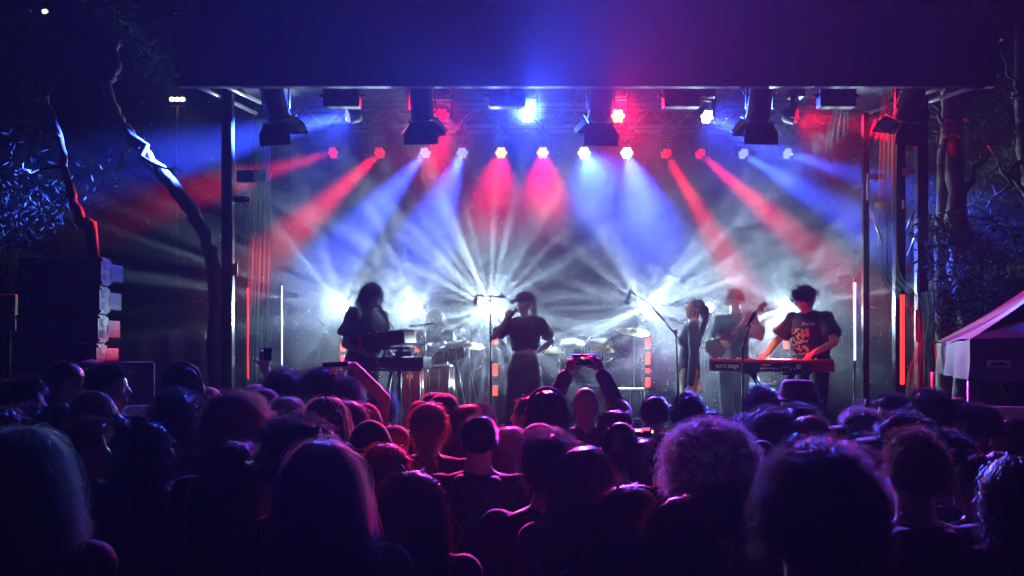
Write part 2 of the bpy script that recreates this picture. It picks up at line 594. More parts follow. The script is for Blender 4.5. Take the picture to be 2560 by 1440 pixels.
hang("sheer_drape", [P(1180, 470, 13.4), P(1185, 620, 13.4), P(1190, 760, 13.4)], 0.5, 6, "faint wide veil hung behind the singer's microphone stand", 9)

# ------------------------------------------------------------------ loudspeakers at the left
cab = mat("speaker_black", (0.022, 0.022, 0.024), 0.6, bump=0.2, scale=60)
gril = mat("speaker_grille", (0.09, 0.09, 0.10), 0.55, 0.3, bump=0.8, scale=240)
sidem = mat("speaker_side", (0.045, 0.045, 0.05), 0.5)
SD = 7.7
zt = P(0, 640, SD).z
bh = 72 / FPX * SD
xl, xr = P(48, 0, SD).x, P(252, 0, SD).x
bw = xr - xl
names = ["topmost", "second from the top", "third from the top", "fourth from the top", "fifth from the top"]
for i in range(5):
    cx, cz = (xl + xr) / 2 - 0.012 * i, zt - bh * (i + 0.5)
    s_ = empty("line_array_speaker", (cx, SD, cz - bh / 2), R(-4), f"black line-array loudspeaker, {names[i]} of the tall stack at the left", "loudspeaker", "stacked line-array loudspeakers")
    h = bh - 0.008
    hb = h * 0.66
    mb = MB()
    mb.prism([(-bw / 2, 0.0), (bw / 2, 0.0), (bw / 2, h), (-bw / 2, h)], 0.012, 0.10)
    mb.build("cabinet", cab, s_)
    MB().box((0, 0.27, h / 2), (bw * 0.94, 0.34, hb), bev=0.01).build("rear_cabinet", cab, s_)
    for c, wd in ((-bw * 0.18, bw * 0.60), (bw * 0.31, bw * 0.34)):
        MB().box((c, 0, h / 2), (wd, 0.024, h - 0.02), bev=0.004).build("grille", gril, s_)
    MB().box((-bw * 0.38, -0.014, h * 0.5), (0.018, 0.004, 0.014)).build("badge", STEEL, s_)
    for sd in (-1, 1):
        sp = MB()
        sp.prism([(-0.01, 0), (0.01, 0), (0.01, h), (-0.01, h)], 0.0, 0.02)
        # side plate with two half-moon cut-outs, swept back
        q = MB()
        M_ = Matrix.Translation((sd * bw / 2, 0.0, 0)) @ Matrix.Rotation(R(sd * 6), 4, 'Z')
        ring = []
        q.box((sd * 0.006, 0.012, h / 2), (0.012, 0.022, h), M=M_)
        q.box((sd * 0.006, 0.19, h / 2), (0.012, 0.05, h * 0.86), M=M_)
        q.box((sd * 0.006, 0.095, h - 0.018), (0.012, 0.15, 0.034), M=M_)
        q.box((sd * 0.006, 0.095, 0.018), (0.012, 0.15, 0.034), M=M_)
        q.box((sd * 0.006, 0.095, h / 2), (0.012, 0.15, 0.030), M=M_)
        q.box((sd * 0.006, 0.135, h * 0.73), (0.012, 0.07, h * 0.28), M=M_)
        q.box((sd * 0.006, 0.135, h * 0.27), (0.012, 0.07, h * 0.28), M=M_)
        q.build("side_plate", sidem, s_)
        rg = MB()
        rg.box((sd * 0.008, 0.205, h / 2), (0.016, 0.02, h * 0.4), M=M_, bev=0.004)
        rg.build("rigging_bar", cab, s_)
        for zz in (0.02, h - 0.02):
            MB().sphere(M_ @ Vector((sd * 0.018, 0.012, zz)), 0.011, 8, 6).build("rigging_pin", STEEL, s_)
zb = zt - bh * 5
sb = empty("subwoofer", ((xl + xr) / 2 - 0.04, SD + 0.1, 0), 0, "big black bass cabinet under the tall loudspeaker stack", "loudspeaker")
MB().box((0, 0.2, zb / 2 - 0.005), (bw * 1.15, 0.7, zb - 0.012), bev=0.015).build("cabinet", cab, sb)
MB().box((0, -0.155, zb / 2), (bw * 1.08, 0.012, zb * 0.9)).build("grille", gril, sb)
s2 = empty("subwoofer", (P(340, 0, 7.4).x, 7.4, 0), R(23), "small black loudspeaker box standing right of the tall stack", "loudspeaker")
h2 = P(0, 905, 7.4).z
MB().box((0, 0.2, h2 / 2), (0.26, 0.42, h2), bev=0.012).build("cabinet", cab, s2)
MB().box((0.02, -0.017, h2 / 2), (0.20, 0.012, h2 * 0.94)).build("grille", gril, s2)
pb = empty("floodlight_panel", (P(18, 0, 8.6).x, 8.6, 0), 0, "pale rectangular panel on a stand behind the speaker stack", "panel")
pz = P(0, 782, 8.6).z
MB().box((0, 0, pz), (0.17, 0.06, 0.32), bev=0.01).build("panel_face", mat("dull_cream", (0.42, 0.38, 0.26), 0.7), pb)
MB().box((0, -0.033, pz), (0.16, 0.006, 0.012)).build("panel_rib", mat("dull_cream2", (0.3, 0.27, 0.18), 0.7), pb)
MB().tube([(0, 0.02, 0), (0, 0.02, pz)], 0.02, 8).build("stand_pole", BLACKM, pb)

# ------------------------------------------------------------------ pop-up marquee at the right
cFL, cBL = P(2425, 855, 6.5), P(2333, 838, 9.3)
sv = Vector((cBL.x - cFL.x, cBL.y - cFL.y, 0)).normalized()
fv = Vector((sv.y, -sv.x, 0))
cz = 1.98
A_ = Vector((cFL.x, cFL.y, cz)); B_ = A_ + sv * 2.95; D_ = A_ + fv * 2.95; E_ = B_ + fv * 2.95
apx = (A_ + E_) / 2 + Vector((0, 0, 1.2))
tent = empty("marquee", (A_.x, A_.y, 0), 0, "dark pop-up marquee with its lit side valance at the right edge", "marquee")
to = Vector((A_.x, A_.y, 0))
tm = mat("marquee_canvas", (0.04, 0.045, 0.06), 0.8, bump=0.5, scale=1.2)
def sag(a, b, c, n=10):
    rows = []
    for i in range(n + 1):
        t = i / n
        row = []
        for k in range(n + 1):
            u = k / n
            e = a.lerp(b, u)
            p = e.lerp(c, t)
            p = p - Vector((0, 0, 0.10 * math.sin(math.pi * t) * (1 - 0.4 * t))) + Vector((0, 0, 0.012 * math.sin(u * 9 + t * 5)))
            row.append(p - to)
        rows.append(row)
    return rows
for a, b in ((A_, B_), (B_, E_), (E_, D_), (D_, A_)):
    MB().grid(sag(a, b, apx)).build("roof_panel", tm, tent)
for a, b in ((A_, B_), (B_, E_), (E_, D_), (D_, A_)):
    rows = []
    for z in (0.0, -0.09, -0.18, -0.27):
        rows.append([a.lerp(b, k / 24) - to + Vector((0, 0, z)) + (b - a).cross(Vector((0, 0, 1))).normalized() * (0.02 * math.sin(k * 0.9 + z * 6) * (-z / 0.27) + 0.008) for k in range(25)])
    MB().grid(rows).build("valance", tm, tent)
for p in (A_, B_, D_, E_):
    mb = MB()
    mb.tube([p - to - Vector((0, 0, 0.27)), Vector((p.x - to.x, p.y - to.y, 1.1))], 0.019, 8)
    mb.build("leg", STEEL, tent)
    MB().tube([Vector((p.x - to.x, p.y - to.y, 1.12)), Vector((p.x - to.x, p.y - to.y, 0))], 0.015, 8).build("leg_foot", STEEL, tent)
gp = A_ + fv * 0.16 - to
MB().tube([gp - Vector((0, 0, 0.27)) - sv * 0.02, gp + fv * 0.28 - Vector((0, 0, 0.75)) - sv * 0.05], 0.003, 5).build("guy_rope", mat("rope_red", (0.2, 0.05, 0.04), 0.8), tent)
lp = A_ + fv * 0.165 - sv * 0.035 - to - Vector((0, 0, 0.155))
ML = Matrix.Translation(lp) @ Matrix((fv, sv, Vector((0, 0, 1)))).transposed().to_4x4()
MB().box((0, 0, 0), (0.14, 0.003, 0.046), M=ML).build("name_patch", mat("patch_pink", (0.34, 0.24, 0.22), 0.8), tent)
mb = MB()
mb.prism([(-0.06, -0.016), (0.06, -0.016), (0.056, -0.004), (0.03, 0.004), (0.018, 0.012), (-0.005, 0.002), (-0.03, 0.010), (-0.05, -0.002)], -0.004, -0.0018, M=ML)
mb.build("patch_emblem", BLACK, tent)

# white folding chairs glimpsed in the crowd
def chair(loc, rz, label):
    c = empty("folding_chair", loc, R(rz), label, "chair", "white folding chairs")
    wm = mat("white_plastic", (0.7, 0.7, 0.72), 0.45)
    for s in (-1, 1):
        MB().tube([(s * 0.21, 0.16, 0), (s * 0.21, -0.10, 0.55), (s * 0.20, -0.22, 0.95)], 0.013, 8).build("back_leg", wm, c)
        MB().tube([(s * 0.19, -0.20, 0), (s * 0.19, 0.18, 0.44)], 0.013, 8).build("front_leg", wm, c)
    MB().box((0, 0.03, 0.45), (0.40, 0.38, 0.03), bev=0.01).build("seat", wm, c)
    MB().box((0, -0.20, 0.90), (0.42, 0.02, 0.12), bev=0.008).build("back_rail", wm, c)
    MB().box((0, -0.165, 0.76), (0.40, 0.02, 0.06), bev=0.008).build("back_rail", wm, c)
    for k in range(4):
        MB().box((-0.13 + 0.087 * k, -0.18, 0.83), (0.03, 0.015, 0.10)).build("back_slat", wm, c)
    return c
c1 = chair((P(382, 0, 6.2).x, 6.2, 0.62), 30, "white folding chair raised above the heads right of the small loudspeaker box")
c2 = chair((P(2550, 0, 6.0).x, 6.0, 0.62), -20, "white folding chair at the right edge under the marquee")
for c in (c1, c2):
    MB().box((0, 0, -0.31), (0.6, 0.6, 0.60), bev=0.01).build("plinth", BLACK, c)
# ------------------------------------------------------------------ gum trees round the clearing
bark = mat("gum_bark", (0.08, 0.07, 0.06), 0.9, var=0.6, scale=7, bump=1.0)
leafm = mat("gum_leaf", (0.022, 0.03, 0.016), 0.85, transl=0.3, spec=0.1)
def wig(p, q, rng, amp, n):
    out = []
    for i in range(n + 1):
        t = i / n
        a = amp * math.sin(math.pi * t)
        out.append(p.lerp(q, t) + Vector((rng.uniform(-a, a), rng.uniform(-a, a), rng.uniform(-a, a) * 0.5)))
    return out
def smooth_path(path, k=5):
    pts, n = [], len(path)
    for i in range(n - 1):
        p0, p1, p2, p3 = path[max(i - 1, 0)], path[i], path[i + 1], path[min(i + 2, n - 1)]
        for j in range(k):
            t = j / k
            pts.append(0.5 * ((2 * p1) + (p2 - p0) * t + (2 * p0 - 5 * p1 + 4 * p2 - p3) * t * t + (3 * p1 - p0 - 3 * p2 + p3) * t ** 3))
    pts.append(path[-1])
    return pts
def leaves(mb, c, r, n, rng, size=0.09):
    for _ in range(n):
        while True:
            v = Vector((rng.uniform(-1, 1), rng.uniform(-1, 1), rng.uniform(-1, 1)))
            if v.length < 1:
                break
        p = c + Vector((v.x * r[0], v.y * r[1], v.z * r[2]))
        d = Vector((rng.uniform(-1, 1), rng.uniform(-1, 1), rng.uniform(-1.2, 0.4))).normalized()
        s = d.orthogonal().normalized()
        s = (s * math.cos(rng.random() * 6) + d.cross(s) * math.sin(rng.random() * 6)).normalized()
        L_ = size * rng.uniform(0.6, 1.4)
        mb.add([p, p + d * L_ * 0.5 + s * L_ * 0.13, p + d * L_, p + d * L_ * 0.5 - s * L_ * 0.13], [(0, 1, 2, 3)])
def tree(label, path, r0, r1, branches, clumps, seed, lsize=0.065):
    rng = random.Random(seed)
    base = path[0].copy()
    base.z = 0
    t = empty("gum_tree", base, 0, label, "tree", "gum trees round the clearing")
    pts = [p - base for p in smooth_path(path)]
    n = len(pts)
    rs = [r0 + (r1 - r0) * i / (n - 1) for i in range(n)]
    pts = [p + Vector((rng.uniform(-1, 1), rng.uniform(-1, 1), 0)) * 0.02 for p in pts]
    MB().tube(pts, [r * rng.uniform(0.9, 1.12) for r in rs], 10).build("trunk", bark, t)
    for a, b, r in branches:
        bp = [q - base for q in wig(a, b, rng, (b - a).length * 0.10, 6)]
        mb = MB()
        mb.tube(bp, [r * (1 - 0.75 * i / 6) for i in range(7)], 7)
        for k in range(3):
            i = rng.randint(2, 5)
            e = bp[i] + Vector((rng.uniform(-1, 1), rng.uniform(-0.5, 0.5), rng.uniform(-0.5, 0.9))) * (b - a).length * 0.35
            mb.tube([q for q in wig(bp[i], e, rng, 0.05, 3)], [r * 0.35, r * 0.28, r * 0.2, r * 0.1], 5)
        mb.build("limb", bark, t)
    if clumps:
        mb = MB()
        for c, rr, cnt in clumps:
            leaves(mb, c - base, rr, cnt, rng, lsize)
        mb.build("crown", leafm, t)
    return t
def Z0(px, d):
    return Vector(((px - 1280) / FPX * d, d, 0))
rt = random.Random(8)
def cl(px, py, d, r, n):
    return (P(px, py, d), (r, r, r * 0.8), n)
tree("leaning pale gum trunk lit violet, left of the roof fascia", [Z0(540, 9.88), P(538, 760, 9.88), P(520, 610, 9.88), P(470, 510, 9.88), P(395, 425, 9.88), P(330, 345, 9.95), P(292, 290, 10.03), P(268, 215, 10.11), P(290, 165, 10.19), P(275, 120, 10.27), P(225, 70, 10.43)], 0.075, 0.045,
     [(P(300, 310, 9.95), P(430, 470, 9.64), 0.04), (P(283, 150, 10.27), P(298, 95, 10.27), 0.04), (P(330, 350, 9.95), P(295, 430, 9.80), 0.025), (P(230, 75, 10.43), P(170, 55, 10.59), 0.05)],
     [cl(250, 40, 10.67, 0.87, 900), cl(370, 110, 11.06, 0.71, 600), cl(150, 20, 11.06, 0.95, 700), cl(330, 250, 11.46, 0.63, 400)], 1)
tree("thin crooked gum sapling lit violet above the speaker stack", [Z0(262, 9.20), P(235, 640, 9.20), P(205, 555, 9.20), P(185, 500, 9.28), P(160, 430, 9.36), P(150, 345, 9.44), P(120, 265, 9.60)], 0.06, 0.02,
     [(P(155, 415, 9.36), P(20, 440, 9.52), 0.02), (P(150, 345, 9.44), P(90, 250, 9.60), 0.02), (P(120, 270, 9.60), P(125, 205, 9.60), 0.018), (P(190, 510, 9.28), P(140, 470, 9.20), 0.02)],
     [cl(60, 560, 9.84, 0.64, 700), cl(160, 600, 10.08, 0.56, 500), cl(30, 420, 10.00, 0.72, 600), cl(220, 470, 10.40, 0.72, 500)], 2)
tree("dark leafy gum at the far left behind the yellow floodlights", [Z0(20, 15), P(30, 600, 15), P(60, 300, 15), P(90, 60, 15), P(80, -120, 15)], 0.13, 0.06,
     [(P(60, 300, 15), P(200, 130, 15), 0.07), (P(80, 120, 15), P(-40, 20, 15), 0.06)],
     [cl(60, 100, 15.5, 1.4, 1100), cl(160, 180, 15.5, 1.3, 900), cl(20, 260, 15.5, 1.3, 900), cl(200, -20, 15.5, 1.5, 800), cl(110, 380, 15.8, 1.2, 700)], 3)
tree("tangle of bare blue-lit branches and leaves beside the right end of the fascia", [Z0(2610, 10.08), P(2590, 600, 10.08), P(2560, 380, 10.08), P(2548, 230, 10.08), P(2545, 60, 10.08)], 0.09, 0.04,
     [(P(2552, 240, 10.08), P(2500, 120, 9.91), 0.03), (P(2560, 250, 10.08), P(2488, 208, 9.74), 0.03), (P(2560, 400, 10.08), P(2470, 520, 9.91), 0.03), (P(2580, 600, 10.08), P(2430, 540, 9.66), 0.03), (P(2575, 500, 10.08), P(2470, 365, 9.91), 0.03)],
     [cl(2530, 330, 10.33, 0.59, 600), cl(2500, 470, 10.50, 0.59, 600), cl(2560, 560, 10.08, 0.59, 600), cl(2540, 100, 10.50, 0.76, 500), cl(2440, 420, 10.75, 0.50, 350)], 4)
tree("broad gum trunk with hanging leaves, lit violet behind the marquee", [Z0(2420, 9.89), P(2420, 800, 9.89), P(2400, 640, 9.89), P(2392, 480, 9.98), P(2380, 300, 10.15), P(2360, 150, 10.32)], 0.15, 0.06,
     [(P(2400, 640, 9.89), P(2340, 540, 9.80), 0.05), (P(2395, 500, 9.98), P(2470, 380, 9.98), 0.05), (P(2370, 260, 10.15), P(2380, 245, 10.15), 0.05)],
     [cl(2390, 640, 9.46, 0.36, 500), cl(2440, 720, 9.46, 0.39, 600), cl(2360, 570, 9.46, 0.30, 300), cl(2480, 620, 9.63, 0.43, 500), cl(2410, 780, 9.37, 0.30, 400), cl(2500, 760, 9.46, 0.34, 300)], 5, 0.075)
tree("slim gum with a streak of lit bark under the right roof rail", [Z0(2370, 10.14), P(2360, 600, 10.14), P(2368, 300, 10.14), P(2372, 200, 10.14)], 0.09, 0.05,
     [(P(2366, 330, 10.14), P(2330, 250, 10.14), 0.03)], [cl(2380, 330, 10.37, 0.62, 500), cl(2430, 260, 10.53, 0.62, 500), cl(2350, 420, 10.53, 0.55, 400)], 6)
tree("tall dark gum rising behind the left half of the roof", [Z0(640, 17), P(650, 500, 17), P(680, 100, 17), P(700, -150, 17)], 0.25, 0.10,
     [(P(680, 120, 17), P(560, 0, 17), 0.08)], [cl(600, 20, 17.5, 1.2, 700), cl(740, -30, 17.5, 1.2, 700), cl(480, 90, 17.5, 1.0, 500), cl(560, 150, 17.5, 0.9, 400)], 7)
tree("tall dark gum rising behind the right half of the roof", [Z0(2250, 17), P(2250, 500, 17), P(2220, 100, 17), P(2200, -150, 17)], 0.25, 0.10,
     [(P(2220, 120, 17), P(2360, 0, 17), 0.08)], [cl(2300, 0, 17.5, 1.2, 700), cl(2160, -40, 17.5, 1.1, 600), cl(2440, 30, 17.5, 1.0, 500)], 8)

# park floodlights glowing among the trees
def flood(px, py, d, n, label, glow):
    p = P(px, py, d)
    f = empty("park_floodlight", (p.x, d, 0), 0, label, "floodlight", "yellow floodlights among the trees")
    pole = mat("pole_grey", (0.03, 0.03, 0.03), 0.6)
    MB().tube([(0, 0, 0), (0, 0, p.z - 0.15)], [0.05, 0.025], 10).build("pole", pole, f)
    MB().box((0, 0, p.z - 0.14), (0.11 * n, 0.04, 0.03)).build("crossarm", pole, f)
    fe = mat("flood_glow", (0.9, 0.8, 0.5), 0.4, emit=(1.0, 0.72, 0.14), es=9.0)
    for k in range(n):
        x = (k - (n - 1) / 2) * 0.115
        MB().box((x, 0.05, p.z), (0.10, 0.10, 0.10), bev=0.01).build("lamp_housing", BLACKM, f)
        MB().sphere((x, -0.03, p.z), (0.058, 0.045, 0.045), 12, 8).build("lamp_face", fe, f)
flood(100, 30, 20.0, 3, "three yellow floodlights glowing through leaves at the top left corner", 18)
flood(444, 249, 22.0, 3, "cluster of yellow floodlights on a pole left of the roof fascia", 22)
# ------------------------------------------------------------------ people: bodies grown from capsules, fused by a voxel remesh
from mathutils.bvhtree import BVHTree

def capsule(mb, a, ra, b, rb, seg=10):
    a, b = Vector(a), Vector(b)
    d = b - a
    L = d.length
    d = d / L if L > 1e-6 else Vector((0, 0, 1))
    pts, rs = [], []
    for k in range(4):
        t = (k + 0.25) / 4.25 * math.pi / 2
        pts.append(a - d * ra * math.cos(t)); rs.append(ra * math.sin(t))
    pts.append(a); rs.append(ra)
    pts.append(b); rs.append(rb)
    for k in range(3, -1, -1):
        t = (k + 0.25) / 4.25 * math.pi / 2
        pts.append(b + d * rb * math.cos(t)); rs.append(rb * math.sin(t))
    # tube() with explicit direction (points may fold back when radii differ a lot)
    up = d.orthogonal().normalized()
    sd = d.cross(up)
    vs, fs = [], []
    for p, r in zip(pts, rs):
        for k in range(seg):
            an = 2 * math.pi * k / seg
            vs.append(p + (up * math.cos(an) + sd * math.sin(an)) * r)
    n = len(pts)
    for i in range(n - 1):
        for k in range(seg):
            q, w_ = i * seg + k, i * seg + (k + 1) % seg
            fs.append((q, w_, w_ + seg, q + seg))
    fs.append(tuple(range(seg))[::-1])
    fs.append(tuple(range((n - 1) * seg, n * seg)))
    mb.add(vs, fs, smooth=True)

def remesh(mb, voxel, smooth=4):
    me = mb.mesh("soft")
    o = bpy.data.objects.new("soft", me)
    C.objects.link(o)
    m = o.modifiers.new("r", 'REMESH')
    m.mode = 'VOXEL'
    m.voxel_size = voxel
    m.use_smooth_shade = True
    if smooth:
        s = o.modifiers.new("s", 'SMOOTH')
        s.factor = 0.5
        s.iterations = smooth
    dg = bpy.context.evaluated_depsgraph_get()
    out = bpy.data.meshes.new_from_object(o.evaluated_get(dg))
    bpy.data.objects.remove(o)
    bpy.data.meshes.remove(me)
    return out

SK0 = Vector((0, -0.008, 1.655))       # skull centre of the 1.75 m figure, facing +Y
PIV = Vector((0, -0.02, 1.50))

class Pose:
    def __init__(self, yaw=0, pitch=0, roll=0, fem=False, lean=0.0, sh=1.0, belly=1.0, arms=None, hands=None, legs=True, bend=0.0):
        self.fem, self.sh, self.belly, self.legs = fem, sh, belly, legs
        self.head = Matrix.Translation(PIV) @ Euler((R(pitch), R(roll), R(yaw)), 'XYZ').to_matrix().to_4x4() @ Matrix.Translation(-PIV)
        # lean: the upper body bends forward about the hips
        hp = Vector((0, 0, 0.98))
        self.up = Matrix.Translation(hp) @ Euler((-R(lean), R(bend), 0)).to_matrix().to_4x4() @ Matrix.Translation(-hp)
        self.headM = self.up @ self.head
        k = (0.90 if fem else 1.0) * sh
        self.k = k
        self.arms = arms or {}
        self.hands = hands or {}
    def joint(self, side):
        s = -1 if side == 'l' else 1
        shd = self.up @ Vector((s * 0.185 * self.k, -0.01, 1.415))
        a = self.arms.get(side)
        if a:
            return shd, Vector(a[0]), Vector(a[1])
        el = self.up @ Vector((s * 0.235 * self.k, -0.035, 1.12))
        wr = self.up @ Vector((s * 0.225 * self.k, 0.06, 0.88))
        return shd, el, wr

def hand(mb, wr, d, nrm, curl=35, side='r', thumb=1.0, spread=1.0):
    """palm, four unequal curled fingers and a thumb that leaves the side of the palm; nrm: out of the back of the hand"""
    d = Vector(d).normalized()
    nrm = Vector(nrm)
    nrm = (nrm - d * nrm.dot(d)).normalized()
    sx = d.cross(nrm)                      # across the palm
    if side == 'l':
        sx = -sx
    kn = wr + d * 0.085
    for i in range(4):
        off = (i - 1.5) * 0.0195
        capsule(mb, wr + sx * off * 0.6 + d * 0.012, 0.015, kn + sx * off, 0.0125, 8)
    ln = (0.040, 0.046, 0.043, 0.033)
    for i in range(4):
        p = kn + sx * (i - 1.5) * 0.0195
        dirv = (d + sx * (i - 1.5) * 0.07 * spread).normalized()
        a = 0.0
        for j, fr in enumerate((1.0, 0.62, 0.5)):
            a += R(curl * (0.8 if j == 0 else 1.0) + i * 3)
            v = dirv * math.cos(a) - nrm * math.sin(a)
            q = p + v * ln[i] * fr
            capsule(mb, p, 0.0095 - j * 0.001, q, 0.0088 - j * 0.001, 8)
            p = q
    t0 = wr + d * 0.03 - sx * 0.024
    t1 = t0 + (d * 0.55 - sx * 0.75 * thumb - nrm * 0.45).normalized() * 0.042
    t2 = t1 + (d * 0.85 - sx * 0.2 * thumb - nrm * 0.5).normalized() * 0.034
    capsule(mb, t0, 0.013, t1, 0.0105, 8)
    capsule(mb, t1, 0.0105, t2, 0.0085, 8)

def head_parts(mb, H, fem=False):
    """skull, jaw, nose, brow, lips, ears"""
    def S(c, r):
        mb.sphere((0, 0, 0), r, 16, 12, M=H @ Matrix.Translation(SK0 + Vector(c)))
    S((0, 0, 0.0), (0.076, 0.096, 0.093))
    S((0, 0.034, -0.062), (0.056, 0.060, 0.078))
    S((0, 0.060, -0.112), (0.028, 0.030, 0.024))
    S((0, 0.072, 0.012), (0.055, 0.022, 0.016))
    for s in (-1, 1):
        S((s * 0.040, 0.062, -0.045), (0.022, 0.022, 0.022))
        mb.sphere((0, 0, 0), (0.008, 0.018, 0.031), 10, 8, M=H @ Matrix.Translation(SK0 + Vector((s * 0.079, -0.008, -0.028))) @ Euler((R(-12), 0, R(s * -22))).to_matrix().to_4x4())
    capsule(mb, H @ (SK0 + Vector((0, 0.094, -0.012))), 0.008, H @ (SK0 + Vector((0, 0.112, -0.050))), 0.012, 8)
    S((0, 0.090, -0.082), (0.020, 0.011, 0.007))
    S((0, 0.089, -0.095), (0.017, 0.010, 0.007))

def skin_mesh(ps, voxel=0.012, fingers=True):
    mb = MB()
    head_parts(mb, ps.headM, ps.fem)
    U = ps.up
    nr = 0.050 if ps.fem else 0.058
    capsule(mb, U @ Vector((0, -0.018, 1.42)), nr * 1.15, ps.headM @ Vector((0, -0.008, 1.585)), nr)
    k = ps.k
    for s in (-1, 1):
        capsule(mb, U @ Vector((s * 0.03, -0.03, 1.475)), 0.045, U @ Vector((s * 0.155 * k, -0.02, 1.415)), 0.052)
    torso(mb, ps, 0.0)
    for side in ('l', 'r'):
        a, b, c = ps.joint(side)
        f = 0.86 if ps.fem else 1.0
        capsule(mb, a, 0.055 * f, b, 0.041 * f)
        m = b.lerp(c, 0.3)
        capsule(mb, b, 0.040 * f, m, 0.040 * f)
        capsule(mb, m, 0.040 * f, c, 0.027 * f)
        h = ps.hands.get(side)
        if h:
            hand(mb, c, *h, side=side)
        elif fingers:
            hand(mb, c, (c - b), Vector((1 if side == 'r' else -1, 0, 0)), 30, side)
    if ps.legs:
        legs(mb, ps, 0.0, True)
    return remesh(mb, voxel, 3)

def torso(mb, ps, g, crop=False):
    U = ps.up
    k = ps.k
    def S(c, r):
        mb.sphere((0, 0, 0), tuple(x + g for x in r), 16, 10, M=U @ Matrix.Translation(Vector(c)))
    S((0, -0.005, 1.29), (0.165 * k, 0.108, 0.185))
    if crop:
        S((0, 0.004, 1.17), (0.142 * k, 0.098, 0.10))
    else:
        S((0, 0.008, 1.10), (0.140 * k * ps.belly, 0.100 * ps.belly, 0.17))
        S((0, -0.005, 0.96), (0.165 if not ps.fem else 0.172, 0.118, 0.13))
    if ps.fem:
        for s in (-1, 1):
            S((s * 0.07, 0.085, 1.27), (0.055, 0.045, 0.055))

def legs(mb, ps, g, feet):
    for s in (-1, 1):
        capsule(mb, (s * 0.088, 0, 0.90), 0.085 + g, (s * 0.095, 0.012, 0.50), 0.055 + g)
        capsule(mb, (s * 0.095, 0.012, 0.50), 0.054 + g, (s * 0.10, -0.02, 0.09), 0.037 + g)
        if feet:
            capsule(mb, (s * 0.10, -0.035, 0.045), 0.04, (s * 0.115, 0.14, 0.030), 0.030)

def top_mesh(ps, sleeve='short', g=0.014, voxel=0.014, hem=0.92, hood=False, loose=0.0, crop=False):
    """shirt: torso and sleeves a little proud of the body"""
    mb = MB()
    U = ps.up
    torso(mb, ps, g + loose, crop)
    k = ps.k
    for s in (-1, 1):
        capsule(mb, U @ Vector((s * 0.045, -0.03, 1.445)), 0.052 + g, U @ Vector((s * 0.165 * k, -0.018, 1.412)), 0.052 + g)
    if hood:
        capsule(mb, U @ Vector((-0.07, -0.10, 1.45)), 0.045, U @ Vector((0.07, -0.10, 1.45)), 0.045)
        capsule(mb, U @ Vector((0, -0.12, 1.43)), 0.05, U @ Vector((0, -0.13, 1.36)), 0.045)
    # hem: straight skirt of the shirt
    a = U @ Vector((0, 0, 1.10))
    b = U @ Vector((0, 0, hem))
    for side in ('l', 'r'):
        p, q, c = ps.joint(side)
        f = 0.86 if ps.fem else 1.0
        if sleeve != 'none':
            mb.sphere(p, 0.060 * f + g + loose * 0.5)
        if sleeve == 'long':
            capsule(mb, p, 0.057 * f + g, q, 0.045 * f + g)
            capsule(mb, q, 0.045 * f + g, q.lerp(c, 0.93), 0.032 * f + g)
        elif sleeve == 'short':
            e = p.lerp(q, 0.72)
            mb.tube([p, p.lerp(q, 0.35), e], [0.058 * f + g, 0.058 * f + g + loose * 0.6, 0.054 * f + g + 0.012 + loose], 12)
        else:
            mb.sphere(p, 0.06 + g)
    me = remesh(mb, voxel, 4)
    # creases and folds of the cloth
    sd_ = len(me.vertices) % 97
    nrm_ = [v.normal.copy() for v in me.vertices]
    for v, nv in zip(me.vertices, nrm_):
        q = v.co
        w_ = mnoise.noise(Vector((q.x * 7 + sd_, q.y * 7, q.z * 5))) * 0.010 + abs(mnoise.noise(Vector((q.x * 13, q.y * 13 + sd_, q.z * 9 + q.x * 8)))) * -0.011 + 0.004
        v.co = q + nv * w_
    me.update()
    return me

def trousers_mesh(ps, g=0.02, voxel=0.02):
    mb = MB()
    mb.sphere((0, -0.005, 0.96), (0.18, 0.135, 0.13), 14, 10)
    legs(mb, ps, g, False)
    return remesh(mb, voxel, 3)

